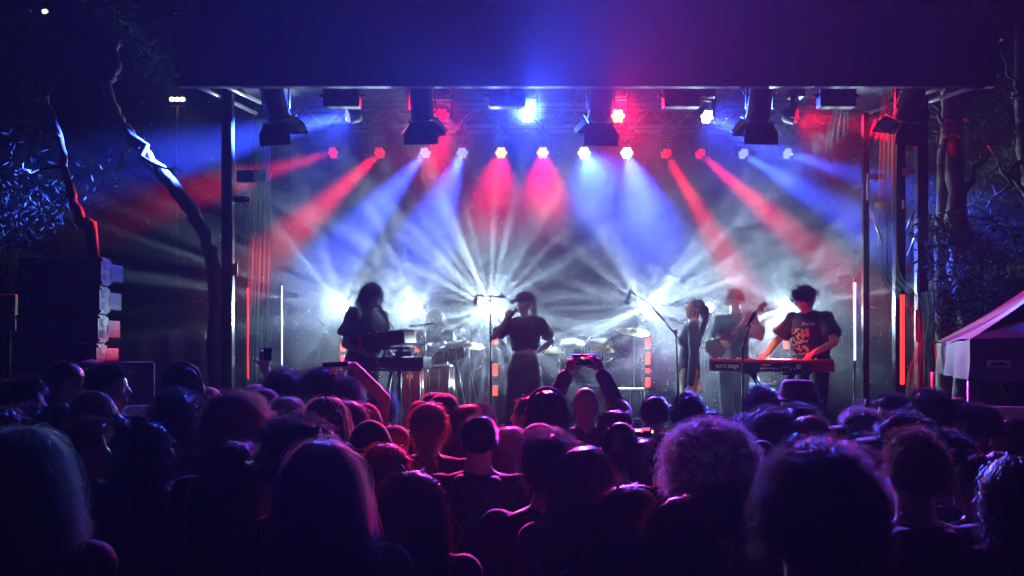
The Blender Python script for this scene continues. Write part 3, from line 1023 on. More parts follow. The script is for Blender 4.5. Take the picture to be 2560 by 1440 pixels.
# ------------------------------------------------------------------ hair
def hair_cap(style):
    mb = MB()
    S = lambda c, r: mb.sphere(c, r, 18, 14)
    if style == 'buzz':
        S((0, -0.014, 0.008), (0.077, 0.093, 0.090))
        vox = 0.010
    elif style == 'short':
        S((0, -0.014, 0.012), (0.081, 0.096, 0.094))
        S((0, 0.02, 0.062), (0.066, 0.075, 0.050))
        vox = 0.010
    elif style == 'quiff':
        S((0, -0.018, 0.012), (0.081, 0.095, 0.090))
        S((0, 0.03, 0.075), (0.060, 0.072, 0.045))
        vox = 0.010
    elif style == 'curly':
        S((0, -0.02, 0.028), (0.104, 0.112, 0.108))
        S((0, 0.02, 0.07), (0.085, 0.085, 0.06))
        vox = 0.012
    elif style == 'afro':
        S((0, -0.03, 0.035), (0.128, 0.130, 0.125))
        S((0, -0.05, -0.045), (0.115, 0.10, 0.08))
        vox = 0.014
    elif style == 'bob':
        S((0, -0.018, 0.016), (0.092, 0.104, 0.101))
        S((0, -0.045, -0.07), (0.100, 0.078, 0.105))
        vox = 0.012
    elif style in ('long', 'wavy', 'straight'):
        S((0, -0.018, 0.014), (0.090, 0.103, 0.100))
        S((0, -0.045, -0.07), (0.100, 0.075, 0.11))
        S((0, -0.065, -0.19), (0.112 if style != 'straight' else 0.098, 0.060, 0.14))
        S((0, -0.075, -0.31), (0.118 if style != 'straight' else 0.095, 0.050, 0.13))
        vox = 0.013
    elif style == 'shaggy':
        S((0, -0.015, 0.018), (0.096, 0.106, 0.104))
        S((0, -0.045, -0.06), (0.104, 0.075, 0.085))
        vox = 0.012
    elif style in ('bun', 'tail'):
        S((0, -0.016, 0.014), (0.083, 0.097, 0.093))
        if style == 'bun':
            S((0, -0.075, 0.085), (0.045, 0.045, 0.042))
        else:
            S((0, -0.115, 0.045), (0.028, 0.030, 0.028))
            S((0, -0.150, -0.04), (0.028, 0.028, 0.10))
            S((0, -0.145, -0.20), (0.030, 0.026, 0.14))
            S((0, -0.135, -0.34), (0.022, 0.020, 0.10))
        vox = 0.011
    return remesh(mb, vox, 3)

HAIRP = {   # strands, length, curl radius, curl turns, stand-off, flyaway share
    'buzz': (2400, 0.018, 0.0, 0, 0.8, 0.05), 'short': (2400, 0.046, 0.006, 1.3, 0.65, 0.14), 'quiff': (1900, 0.040, 0.003, 1, 0.6, 0.08),
    'curly': (1700, 0.055, 0.009, 2.5, 0.75, 0.1), 'afro': (3400, 0.060, 0.010, 3.0, 0.9, 0.10), 'bob': (1200, 0.17, 0.007, 1.5, 0.14, 0.14),
    'long': (1200, 0.42, 0.008, 2, 0.10, 0.12), 'straight': (1200, 0.44, 0.003, 1, 0.07, 0.10), 'wavy': (1200, 0.40, 0.014, 3.5, 0.12, 0.14),
    'shaggy': (1000, 0.14, 0.010, 1.5, 0.25, 0.14), 'bun': (900, 0.05, 0.002, 1, 0.10, 0.08), 'tail': (900, 0.09, 0.002, 1, 0.06, 0.06)}

def hair_mesh(style, seed=0, dens=1.0, rad=0.0013, hairline=True):
    rng = random.Random(seed)
    cap = hair_cap(style)
    nrm_ = [v.normal.copy() for v in cap.vertices]
    lump = 0.004 if style in ('buzz', 'short', 'quiff', 'bun', 'tail') else 0.009
    for v, nv in zip(cap.vertices, nrm_):                 # locks and partings, not a smooth shell
        q = v.co
        fz = 10.0 if q.z < -0.05 else 24.0
        v.co = q + nv * (mnoise.noise(Vector((q.x * 26 + seed, q.y * 26, q.z * fz))) * lump - (0.006 * math.exp(-(q.x / 0.006) ** 2) if q.z > 0.05 and lump > 0.005 else 0))
    cap.update()
    n, Ln, cr, turns, stand, fly = HAIRP[style]
    n = int(n * dens)
    bm = bmesh.new()
    bm.from_mesh(cap)
    bvh = BVHTree.FromBMesh(bm)
    faces = list(bm.faces)
    areas = np.array([f.calc_area() for f in faces])
    cdf = np.cumsum(areas) / areas.sum()
    verts = [tuple(v.co) for v in cap.vertices]
    polys = [tuple(p.vertices) for p in cap.polygons]
    seg = 4 if Ln < 0.09 else (7 if Ln < 0.2 else 12)
    if cr > 0.008 and Ln < 0.09:
        seg = 7
    down = Vector((0, 0, -1))
    made = 0
    tries = 0
    flowing = style in ('bob', 'long', 'straight', 'wavy', 'shaggy', 'tail', 'bun')
    while made < n and tries < n * 4:
        tries += 1
        f = faces[int(np.searchsorted(cdf, rng.random()))]
        p = f.calc_center_median()
        nn = f.normal.copy()
        if p.y > 0.062 and p.z < 0.045:
            continue
        if style in ('buzz', 'short', 'quiff') and p.z < -0.045:
            continue
        if style in ('long', 'straight', 'wavy') and p.z < -0.16 and rng.random() < 0.75:
            continue
        p = p + Vector((rng.uniform(-1, 1), rng.uniform(-1, 1), rng.uniform(-1, 1))) * 0.006
        is_fly = rng.random() < fly
        so = stand + (0.45 if is_fly else 0.0)
        L_ = Ln * rng.uniform(0.55, 1.1)
        ph = rng.random() * 6.28
        tw = turns * rng.uniform(0.7, 1.3)
        c_r = cr * rng.uniform(0.5, 1.4)
        pts = [p.copy()]
        q = p.copy()
        rnd = Vector((rng.uniform(-1, 1), rng.uniform(-1, 1), rng.uniform(-1, 1))) * 0.55 + mnoise.noise_vector(p * 28 + Vector((seed, 0, 0))) * 1.3
        ph = ph * 0.25 + mnoise.noise(p * 17 + Vector((0, seed, 0))) * 9.0       # neighbouring strands curl together into locks
        if flowing:
            part = Vector((math.copysign(1, p.x) * 0.2, -0.2, -1.0))
            lift = 0.002 + rng.expovariate(1 / 0.0055) + (rng.uniform(0.003, 0.018) if is_fly else 0)
            ds = L_ / seg
            for i in range(1, seg + 1):
                g = part if i < seg * 0.35 else Vector((0, 0, -1))
                q = q + (g + rnd * 0.12 + (nn * so if i < 3 else Vector())).normalized() * ds
                hit = bvh.find_nearest(q)
                if hit[0] is not None:
                    off = q - hit[0]
                    if off.dot(hit[1]) < lift:
                        q = hit[0] + hit[1] * lift
                wv = Vector((math.cos(ph + i / seg * tw * 6.28), math.sin(ph + i / seg * tw * 6.28), 0)) * c_r * min(1, i / 3)
                pts.append(q + wv)
        else:
            comb = Vector((0.0, -0.5, 0.15)) if style in ('short', 'buzz') else Vector((0, 0, 0.2))
            if style == 'quiff':
                comb = Vector((0, 0.5, 0.5))
            dv = (nn * so + (comb - nn * comb.dot(nn)) * (1 - min(so, 0.95)) + rnd * (0.35 + (0.5 if is_fly else 0))).normalized()
            a_, b_ = dv.orthogonal().normalized(), None
            b_ = dv.cross(a_)
            for i in range(1, seg + 1):
                t = i / seg
                c_ = c_r * min(1, t * 3)
                pts.append(p + dv * L_ * t + (a_ * math.cos(ph + t * tw * 6.28) + b_ * math.sin(ph + t * tw * 6.28)) * c_ + Vector((0, 0, -0.25 * L_ * t * t)))
        o = len(verts)
        m = len(pts)
        for i, pt in enumerate(pts):
            t = (pts[min(i + 1, m - 1)] - pts[max(i - 1, 0)]).normalized()
            u = t.orthogonal().normalized()
            v = t.cross(u)
            r = rad * (1.0 - 0.75 * i / (m - 1))
            for k in range(3):
                an = k * 2.0944
                verts.append(tuple(pt + (u * math.cos(an) + v * math.sin(an)) * r))
        for i in range(m - 1):
            for k in range(3):
                a, b = o + i * 3 + k, o + i * 3 + (k + 1) % 3
                polys.append((a, b, b + 3, a + 3))
        made += 1
    bm.free()
    bpy.data.meshes.remove(cap)
    me = bpy.data.meshes.new("hair")
    me.from_pydata(verts, [], polys)
    me.polygons.foreach_set("use_smooth", [True] * len(polys))
    me.update()
    return me

def hair_mat(name, col):
    return mat("hair_" + name, col, 0.34, spec=1.0, transl=0.5, tgain=5.0)
HC = {'black': hair_mat('black', (0.012, 0.010, 0.010)), 'brown': hair_mat('brown', (0.045, 0.026, 0.016)), 'light': hair_mat('light', (0.12, 0.075, 0.042)),
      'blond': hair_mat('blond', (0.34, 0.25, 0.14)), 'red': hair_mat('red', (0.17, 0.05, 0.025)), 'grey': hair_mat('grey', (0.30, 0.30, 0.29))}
SKIN = [mat("skin_fair", (0.52, 0.34, 0.26), 0.5, var=0.08, scale=14), mat("skin_tan", (0.36, 0.21, 0.14), 0.5, var=0.08, scale=14), mat("skin_brown", (0.17, 0.09, 0.055), 0.5, var=0.08, scale=14)]
CLOTH = {'black': mat("cloth_black", (0.014, 0.014, 0.016), 0.85, bump=0.6, scale=9, var=0.3), 'navy': mat("cloth_navy", (0.02, 0.025, 0.05), 0.85, bump=0.6, scale=9, var=0.3),
         'grey': mat("cloth_grey", (0.11, 0.11, 0.12), 0.85, bump=0.6, scale=9, var=0.2), 'red': mat("cloth_red", (0.16, 0.02, 0.02), 0.85, bump=0.6, scale=9, var=0.2),
         'tan': mat("cloth_tan", (0.26, 0.19, 0.11), 0.85, bump=0.6, scale=9, var=0.2), 'olive': mat("cloth_olive", (0.06, 0.06, 0.035), 0.85, bump=0.6, scale=9, var=0.2),
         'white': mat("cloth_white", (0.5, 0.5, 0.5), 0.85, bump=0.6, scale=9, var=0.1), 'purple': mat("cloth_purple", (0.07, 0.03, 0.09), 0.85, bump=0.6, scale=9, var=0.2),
         'denim': mat("cloth_denim", (0.03, 0.04, 0.07), 0.9, bump=0.4, scale=30, var=0.3)}

def own_mat(o, m):
    o.material_slots[0].link = 'OBJECT'
    o.material_slots[0].material = m

# headgear, in the skull's frame (origin = skull centre, facing +Y)
def cap_mesh(back=False):
    mb = MB()
    s = -1 if back else 1
    rows = []
    for i in range(7):
        th = i / 6 * math.pi / 2
        rows.append([(0.091 * math.cos(th) * math.cos(a), (0.108 * math.cos(th) * math.sin(a) - 0.008), 0.022 + 0.088 * math.sin(th) ** 0.85) for a in [2 * math.pi * k / 24 for k in range(25)]])
    low = [[(x * 1.015, y * 1.01, z - 0.022) for x, y, z in rows[0]]]
    mb.grid(low + rows)
    mb.sphere((0, -0.008, 0.111), (0.008, 0.008, 0.005), 8, 6)
    # peak
    pk_t, pk_b = [], []
    for i in range(5):
        t = i / 4
        row_t, row_b = [], []
        for k in range(11):
            a = math.pi * (k / 10)
            x = 0.078 * math.cos(a)
            y = s * (0.075 + 0.03 * math.sin(a) + t * 0.075 * math.sin(a) ** 0.6)
            z = 0.012 - 0.016 * t + 0.010 * math.sin(a) - 0.02 * (x / 0.078) ** 2
            row_t.append((x, y, z + 0.003)); row_b.append((x, y, z - 0.003))
        pk_t.append(row_t); pk_b.append(row_b)
    mb.grid(pk_t); mb.grid(pk_b)
    mb.grid([pk_t[-1], pk_b[-1]])
    return mb.mesh("cap")

def beanie_mesh():
    mb = MB()
    rows = []
    for i in range(9):
        th = -0.12 + i / 8 * (math.pi / 2 + 0.12)
        r = 1.05 if i < 2 else 1.0
        rows.append([(r * 0.090 * math.cos(th) * math.cos(a), r * 0.106 * math.cos(th) * math.sin(a) - 0.012, -0.005 + 0.122 * math.sin(th)) for a in [2 * math.pi * k / 24 for k in range(25)]])
    mb.grid(rows)
    return mb.mesh("beanie")

def hat_mesh():
    mb = MB()
    mb.lathe([(0.150, 0.004), (0.153, 0.010), (0.125, 0.024), (0.098, 0.030), (0.098, 0.055), (0.094, 0.115), (0.075, 0.138), (0.03, 0.128), (0.0, 0.124)], 28, M=Matrix.Diagonal((0.92, 1.06, 1, 1)))
    return mb.mesh("hat")

def headband_mesh():
    mb = MB()
    pts = []
    for k in range(19):
        a = math.pi * k / 18
        pts.append((0.102 * math.cos(a), -0.02, 0.012 + 0.108 * math.sin(a)))
    mb.tube(pts, 0.009, 8)
    for s in (-1, 1):
        mb.sphere((s * 0.098, -0.012, -0.025), (0.020, 0.036, 0.042), 12, 8)
    return mb.mesh("headphones")

POSES = {
    'M0': Pose(0, 4), 'ML': Pose(48, 2), 'MR': Pose(-50, 2), 'ML2': Pose(20, 6), 'MR2': Pose(-18, 3),
    'F0': Pose(0, 4, fem=True), 'FL': Pose(40, 3, fem=True), 'FR': Pose(-40, 4, fem=True)}
TPL = {}
for key, ps in POSES.items():
    TPL[key] = (skin_mesh(ps, 0.012), top_mesh(ps, 'short' if key in ('ML', 'MR2', 'F0') else 'long', hood=key in ('M0', 'FR'), loose=0.012), ps)
TROUS = trousers_mesh(POSES['M0'])
HAIR = {}
def hair_get(style, k=0):
    key = (style, k)
    if key not in HAIR:
        HAIR[key] = hair_mesh(style, 11 + k * 7)
    return HAIR[key]
GEAR = {'cap': cap_mesh(), 'backcap': cap_mesh(True), 'beanie': beanie_mesh(), 'hat': hat_mesh(), 'headphones': headband_mesh()}
GEARNAME = {'cap': 'cap', 'backcap': 'cap', 'beanie': 'beanie', 'hat': 'hat', 'headphones': 'headphones'}

HAIRTOP = {'bald': 0.0, 'buzz': 0.012, 'short': 0.03, 'quiff': 0.035, 'curly': 0.06, 'afro': 0.10, 'bob': 0.026, 'long': 0.022, 'wavy': 0.024, 'straight': 0.022, 'shaggy': 0.035, 'bun': 0.018, 'tail': 0.018}
GEARTOP = {'cap': 0.025, 'backcap': 0.025, 'beanie': 0.03, 'hat': 0.05, 'headphones': 0.03}
rngp = random.Random(5)
def spectator(px, top, d, tpl, hair, hcol, cloth, label, gear=None, gcol=None, rz=0.0, skin=0, wide=1.0, hk=0, hs=1.0, near=False):
    z = CH - (top - HZ) / FPX * d
    full = 1.748 + max(HAIRTOP[hair] * (hs if hair != 'bald' else 1) if hair else 0, GEARTOP.get(gear, 0))
    s = z / full
    x = (px - 1280.0) / FPX * d
    body, topm, ps = TPL[tpl]
    o = empty("person", (x, d, 0), R(rz), label, "person", "crowd in front of the stage")
    o.scale = (s * wide, s * wide, s)
    # the head stays where the photo puts it though the body turns
    b = link("body", body, SKIN[0], o); own_mat(b, SKIN[skin])
    t = link("top", topm, CLOTH['black'], o); own_mat(t, CLOTH[cloth])
    q = link("trousers", TROUS, CLOTH['denim'], o)
    H = ps.headM @ Matrix.Translation(SK0)
    if hair and hair != 'bald':
        h = link("hair", hair_mesh(hair, int(px), 5.0, 0.00045) if near else hair_get(hair, hk), HC['black'], o)
        own_mat(h, HC[hcol])
        h.matrix_local = H @ Matrix.Diagonal((hs, hs, hs, 1))
    if gear:
        g = link(GEARNAME[gear], GEAR[gear], CLOTH['black'], o)
        own_mat(g, CLOTH[gcol or 'black'])
        g.matrix_local = H @ Matrix.Diagonal((1.04, 1.04, 1.04, 1))
    return o, ps, s
# ------------------------------------------------------------------ the crowd, from the stage back to the camera
# px, head top row, metres away, body, hair, hair colour, top, label, options
CROWD = [
 # row nearest the stage
 (170, 900, 5.7, 'MR', 'buzz', 'brown', 'black', "man with buzz cut in dark tee before the speaker stack, facing sideways", dict(rz=-20, skin=0)),
 (232, 897, 6.4, 'MR2', 'bald', 'black', 'black', "person in grey cap just behind the short-haired man by the speaker stack", dict(gear='cap', gcol='grey', skin=1)),
 (275, 905, 5.6, 'MR', 'short', 'black', 'black', "short-haired man in profile beside the small black loudspeaker box", dict(rz=-22)),
 (462, 908, 5.9, 'F0', 'bob', 'black', 'black', "dark-haired woman wearing a headband, before the dim tarpaulin", dict(gear='headphones', gcol='black')),
 (640, 958, 6.6, 'M0', 'short', 'black', 'navy', None, {}),
 (713, 920, 6.0, 'M0', 'curly', 'black', 'navy', "blue-lit curly-haired man directly under the thin white light tube", {}),
 (808, 915, 6.0, 'ML', 'curly', 'black', 'navy', "blue-lit man with thick short curls, face turned aside, below the white beams", dict(rz=12, hs=0.95)),
 (957, 976, 6.9, 'M0', 'curly', 'black', 'black', "small curly-haired head below the synthesizer stand", dict(hs=0.95)),
 (1087, 978, 6.7, 'M0', 'bald', 'black', 'black', "person in a dark cap half hidden behind a red-rimmed cap, below the congas", dict(gear='cap', gcol='black')),
 (1110, 981, 6.0, 'M0', 'bald', 'black', 'black', "man in a close dark cap with a thin red rim of light, below the congas", dict(gear='backcap', gcol='black')),
 (1050, 1000, 6.2, 'M0', 'bald', 'black', 'black', "dark red round cap at the left of the congas, mostly hidden", dict(gear='beanie', gcol='red')),
 (1168, 1009, 5.9, 'F0', 'bob', 'brown', 'black', "red-haloed short bob right of the two dark caps", {}),
 (1205, 1014, 6.6, 'M0', 'short', 'black', 'black', "dim head peeping out behind the red-haloed bob", {}),
 (1316, 990, 6.0, 'FL', 'bun', 'black', 'navy', "woman in profile facing away, at the shoulder of the headphones wearer", dict(rz=30)),
 (1366, 970, 5.3, 'F0', 'straight', 'black', 'black', "woman with centre-parted hair and headphones before the singer", dict(gear='headphones', gcol='black')),
 (1545, 997, 6.2, 'M0', 'buzz', 'light', 'black', "white-rimmed short head right of the man filming the drums", {}),
 (1536, 1022, 5.2, 'F0', 'bob', 'black', 'black', "dark red smooth bob right below the white-rimmed head", {}),
 (1635, 987, 5.7, 'M0', 'buzz', 'black', 'navy', "man with cropped purple-lit hair and both ears showing, under the red light blocks", dict(skin=2)),
 (1718, 986, 5.6, 'M0', 'short', 'black', 'navy', "purple-rimmed dark head below the ponytailed performer", dict(skin=1)),
 (1777, 1024, 6.4, 'F0', 'bob', 'black', 'black', "low dark head beside the purple-rimmed one, above the grey curls", {}),
 (1902, 967, 6.0, 'M0', 'short', 'black', 'black', "round dark head below the microphone stand at the red keyboard", dict(skin=1)),
 (1990, 950, 6.2, 'ML', 'short', 'brown', 'navy', "person in a brimmed hat and glasses below the red keyboard", dict(gear='hat', gcol='red', rz=20)),
 (2150, 1022, 5.2, 'ML', 'short', 'blond', 'olive', "person in an olive peaked cap facing sideways beside the right stage edge", dict(gear='cap', gcol='olive', rz=25)),
 (2230, 984, 5.8, 'ML', 'short', 'black', 'black', "man in profile with glasses beneath the red light tube on the right", dict(rz=25)),
 (2320, 975, 5.3, 'ML2', 'short', 'black', 'black', "man with thick dark hair below the bunched drape", dict(rz=15, hs=1.05)),
 (2386, 993, 5.6, 'ML', 'bald', 'black', 'black', "red-lit bald person in profile beside the marquee pole", dict(rz=30)),
 (2440, 1010, 5.1, 'ML', 'short', 'black', 'red', "red-faced man with dark hair in profile under the marquee", dict(rz=30)),
 (2525, 1040, 5.6, 'F0', 'long', 'brown', 'black', "dim long-haired person beside the white chair under the marquee", {}),
 # second rows
 (14, 952, 6.0, 'MR', 'short', 'brown', 'black', "person cut by the photo's left edge behind the man with glasses", {}),
 (62, 938, 5.0, 'MR', 'quiff', 'brown', 'black', "bearded man with swept-up hair and lit profile, front of the speaker stack", dict(rz=-22)),
 (250, 975, 4.9, 'FR', 'straight', 'light', 'tan', "woman with pale straight hair tied back before the speaker stack", dict(rz=-15)),
 (450, 972, 4.6, 'MR2', 'curly', 'brown', 'navy', "violet-edged curly head below the headband wearer", {}),
 (527, 966, 6.3, 'MR2', 'bald', 'brown', 'tan', "faintly lit tan round cap between two curly heads", dict(gear='beanie', gcol='tan')),
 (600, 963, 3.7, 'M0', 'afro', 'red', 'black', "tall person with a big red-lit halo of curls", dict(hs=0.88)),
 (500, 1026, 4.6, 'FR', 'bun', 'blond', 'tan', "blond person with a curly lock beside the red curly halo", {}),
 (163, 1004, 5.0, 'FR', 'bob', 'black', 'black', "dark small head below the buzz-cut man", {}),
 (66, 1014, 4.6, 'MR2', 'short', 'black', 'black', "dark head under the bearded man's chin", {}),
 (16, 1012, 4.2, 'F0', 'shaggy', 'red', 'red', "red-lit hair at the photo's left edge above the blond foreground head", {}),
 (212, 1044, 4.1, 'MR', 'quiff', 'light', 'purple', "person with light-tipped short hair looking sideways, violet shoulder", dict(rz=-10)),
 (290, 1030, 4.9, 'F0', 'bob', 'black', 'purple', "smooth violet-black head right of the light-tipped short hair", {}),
 (380, 1050, 4.2, 'FR', 'wavy', 'black', 'grey', "woman with long dark wavy hair and a patterned shawl", {}),
 (660, 968, 5.6, 'MR2', 'bald', 'black', 'navy', "blue-edged cap right behind the red curly halo", dict(gear='backcap', gcol='navy')),
 (720, 990, 4.9, 'F0', 'straight', 'blond', 'black', "woman with straight pale blond hair under the blue curly man", {}),
 (818, 989, 4.5, 'F0', 'straight', 'blond', 'black', "long-haired person in a red cap worn backwards", dict(gear='backcap', gcol='red')),
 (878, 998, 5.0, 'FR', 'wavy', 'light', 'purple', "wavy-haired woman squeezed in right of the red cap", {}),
 (918, 1006, 5.5, 'M0', 'bald', 'black', 'red', "dull red hood just below the raised bare arm", dict(gear='beanie', gcol='red')),
 (745, 1031, 2.9, 'ML2', 'curly', 'black', 'black', "large dark tousled head behind the silvery foreground hair", dict(hs=0.95)),
 (928, 1048, 4.4, 'M0', 'bald', 'black', 'black', "black pointed hood right of the red cap", dict(gear='beanie', gcol='black', wide=1.1)),
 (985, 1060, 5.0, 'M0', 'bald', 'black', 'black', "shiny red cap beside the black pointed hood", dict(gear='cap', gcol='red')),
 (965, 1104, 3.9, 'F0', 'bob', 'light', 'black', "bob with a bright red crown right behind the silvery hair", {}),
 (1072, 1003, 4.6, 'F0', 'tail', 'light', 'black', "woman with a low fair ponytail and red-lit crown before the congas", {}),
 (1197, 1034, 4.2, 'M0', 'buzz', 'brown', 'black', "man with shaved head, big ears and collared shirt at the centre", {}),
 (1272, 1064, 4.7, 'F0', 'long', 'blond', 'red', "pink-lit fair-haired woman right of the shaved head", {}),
 (1348, 1055, 4.7, 'M0', 'bald', 'black', 'black', "small red-rimmed cap behind the ringlets at the centre", dict(gear='backcap', gcol='red')),
 (1368, 1070, 3.5, 'ML2', 'curly', 'brown', 'black', "person with tight golden-edged ringlets and red shoulder at the centre", dict(hs=0.93)),
 (1455, 1112, 3.3, 'F0', 'long', 'brown', 'black', "woman with clasped-back hair right of the ringlets", {}),
 (1543, 1058, 4.0, 'F0', 'bun', 'black', 'black', "narrow dark head with a rim of loose hairs, below the filming man", {}),
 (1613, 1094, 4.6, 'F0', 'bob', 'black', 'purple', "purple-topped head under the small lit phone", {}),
 (1660, 1090, 4.1, 'M0', 'short', 'black', 'navy', "person in a dark jacket at the left of the grey curls", dict(wide=0.95)),
 (1758, 1035, 3.0, 'ML2', 'afro', 'grey', 'black', "person with a wide halo of silvery grey curls", dict(hs=0.98)),
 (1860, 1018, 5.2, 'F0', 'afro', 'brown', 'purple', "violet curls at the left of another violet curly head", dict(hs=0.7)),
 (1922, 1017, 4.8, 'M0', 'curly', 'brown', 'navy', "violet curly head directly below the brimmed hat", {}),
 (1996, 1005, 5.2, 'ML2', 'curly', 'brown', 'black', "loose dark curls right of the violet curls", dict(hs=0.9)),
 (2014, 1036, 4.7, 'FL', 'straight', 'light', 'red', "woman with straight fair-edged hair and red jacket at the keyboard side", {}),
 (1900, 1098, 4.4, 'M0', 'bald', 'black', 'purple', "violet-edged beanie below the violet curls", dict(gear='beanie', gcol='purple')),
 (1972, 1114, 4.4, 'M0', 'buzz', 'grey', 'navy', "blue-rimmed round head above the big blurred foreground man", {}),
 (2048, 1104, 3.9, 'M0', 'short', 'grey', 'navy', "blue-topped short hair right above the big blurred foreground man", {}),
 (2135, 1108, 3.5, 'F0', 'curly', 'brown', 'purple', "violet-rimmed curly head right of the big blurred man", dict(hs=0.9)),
 (2165, 1088, 4.0, 'M0', 'short', 'black', 'black', "dark head behind the violet-rimmed one, below the peaked cap", {}),
 (2258, 1034, 3.8, 'ML', 'short', 'black', 'navy', "person in a flat blue-rimmed cap, profile lit violet", dict(gear='cap', gcol='navy', rz=20)),
 (2284, 1074, 2.9, 'M0', 'quiff', 'light', 'black', "man with clipped sides, swept top and blue-lit ear", {}),
 (2372, 1084, 3.7, 'M0', 'short', 'black', 'grey', "dark head and striped grey shirt right of the clipped man", {}),
 (2442, 1130, 3.5, 'FL', 'bun', 'black', 'black', "violet-cheeked person at the shoulder of the right edge head", {}),
 (2525, 1132, 2.8, 'FL', 'wavy', 'black', 'black', "long-haired person cut by the photo's right edge", {}),
 # nearest rows
 (592, 1101, 3.0, 'F0', 'straight', 'brown', 'black', "woman with long straight copper-edged hair left of the silvery foreground hair", {}),
 (1030, 1169, 2.9, 'F0', 'wavy', 'brown', 'black', "woman with long red-lit waves right of the silvery foreground hair", {}),
 (1565, 1204, 2.9, 'F0', 'wavy', 'brown', 'black', "long-haired woman with a frizzy pale outline, second of three near women", {}),
 (1796, 1192, 2.9, 'F0', 'short', 'black', 'black', "dark violet-topped head between the near straight hair and the blurred man", {}),
 (1690, 1236, 2.6, 'F0', 'straight', 'brown', 'black', "woman with smooth parted hair at the bottom centre, thin pale outline", dict(near=True)),
 (62, 1062, 2.45, 'FL', 'wavy', 'blond', 'black', "blurred woman with long wavy blond hair at the bottom left", dict(near=True)),
 (815, 1094, 2.55, 'F0', 'long', 'grey', 'tan', "blurred woman with loose silvery blond hair at the bottom", dict(near=True)),
 (2038, 1128, 1.75, 'M0', 'short', 'brown', 'black', "big blurred man with thick short hair at the bottom right", dict(hs=1.08, near=True)),
]
for row in CROWD:
    px, top, d, tpl, hair, hcol, cloth, label, opt = row
    if label is None:
        continue
    spectator(px, top, d, tpl, hair, hcol, cloth, label, hk=(1 if (px // 7) % 2 and hair in ('curly', 'short', 'bob', 'straight', 'wavy') else 0), **opt)
# ------------------------------------------------------------------ lamps
def lens_mat(name, col, es):
    return mat("lens_" + name, (0.02, 0.02, 0.022), 0.35, emit=col, es=es)
LENS = {'r': lens_mat('red', (1.0, 0.0, 0.008), 1.0), 'o': lens_mat('orange', (1.0, 0.38, 0.04), 2.4), 'b': lens_mat('pale', (0.34, 0.38, 0.95), 0.9),
        'B': lens_mat('blue', (0.75, 0.85, 1.0), 9.0), 'w': lens_mat('white', (0.85, 0.95, 1.0), 5.0), 'O': lens_mat('hot', (1.0, 0.30, 0.05), 4.0)}
lens_me = MB().lathe([(0.0245, -0.004), (0.0245, 0.004), (0.018, 0.012), (0.008, 0.016), (0.0, 0.017)], 12).mesh("lens")
head_me = None
def wash_lamp(px, py, d, tpt, col, power, ang, lens, label, hang=0.20, cold=None, blend=0.7, group="wash lamps on the trusses"):
    """a small moving-head wash lamp hung upside down: base, yoke, head, seven lenses"""
    p = P(px, py, d)
    t = P(*tpt)
    dv = (t - p).normalized()
    f = empty("wash_lamp", (p.x, p.y, p.z + hang), 0, label, "stage lamp", group)
    MB().box((0, 0, 0.03), (0.16, 0.16, 0.09), bev=0.015).build("base", BLACK, f)
    MB().box((0, 0, 0.10), (0.03, 0.05, 0.09)).build("clamp", BLACKM, f)
    ya = math.atan2(-dv.x, dv.y)
    yk = MB()
    Mz = Matrix.Rotation(ya, 4, 'Z')
    for s in (-1, 1):
        yk.box((s * 0.105, -0.02, -hang / 2 - 0.01), (0.022, 0.05, hang + 0.05), M=Mz, bev=0.005)
    yk.box((0, -0.02, -0.02), (0.23, 0.05, 0.02), M=Mz)
    yk.build("yoke", BLACK, f)
    A = Matrix.Translation((0, 0, -hang)) @ (aim_matrix(dv).to_4x4() @ Matrix.Rotation(R(-90), 4, 'X'))
    hd = MB()
    hd.lathe([(0.03, -0.15), (0.06, -0.145), (0.084, -0.10), (0.090, -0.02), (0.084, 0.0), (0.0, 0.0)], 18)
    ho = hd.build("head", BLACK, f)
    ho.matrix_local = A
    for k in range(7):
        a = R(60 * k)
        c = (0, 0, 0.002) if k == 6 else (0.050 * math.cos(a), 0.050 * math.sin(a), 0.002)
        lo = link("lens", lens_me, LENS['w'], ho)
        own_mat(lo, LENS[lens])
        lo.location = c
    spot("wash_beam", p + dv * 0.03, dv, col, power, ang * (1.5 if col is BLUE else 1.3), 1.0, 0.05)
    return f

LOW = [  # px, colour, lens, target (px, py, d), power, cone
 (833, RED, 'r', (560, 458, 10.8), 1500, 9), (950, RED, 'r', (700, 610, 10.2), 1700, 9),
 (1063, BLUE, 'b', (800, 690, 9.8), 3200, 10), (1156, BLUE, 'b', (1020, 700, 9.2), 3200, 10),
 (1253, RED, 'o', (1222, 600, 8.2), 2000, 10), (1357, RED, 'o', (1358, 600, 8.2), 2000, 10),
 (1460, BLUE, 'w', (1570, 600, 8.0), 3200, 12), (1567, BLUE, 'w', (1660, 690, 8.8), 3200, 11),
 (1665, RED, 'r', (1820, 650, 11.0), 1700, 9.5), (1750, RED, 'r', (2000, 600, 11.0), 2200, 9.5),
 (1858, BLUE, 'b', (2200, 590, 10.4), 3000, 9.5), (1968, BLUE, 'b', (2320, 490, 10.6), 3200, 9.5)]
LN = ["first", "second", "third", "fourth", "fifth", "sixth", "seventh", "eighth", "ninth", "tenth", "eleventh", "last"]
for i, (px, col, ln, tp, pw, an) in enumerate(LOW):
    cn = "red" if col is RED else "blue-white"
    wash_lamp(px, 382 + (2 if i > 7 else 0), 12.4, tp, col, pw, an, ln, f"{cn} seven-lens wash lamp, {LN[i]} from the left in the lower row")
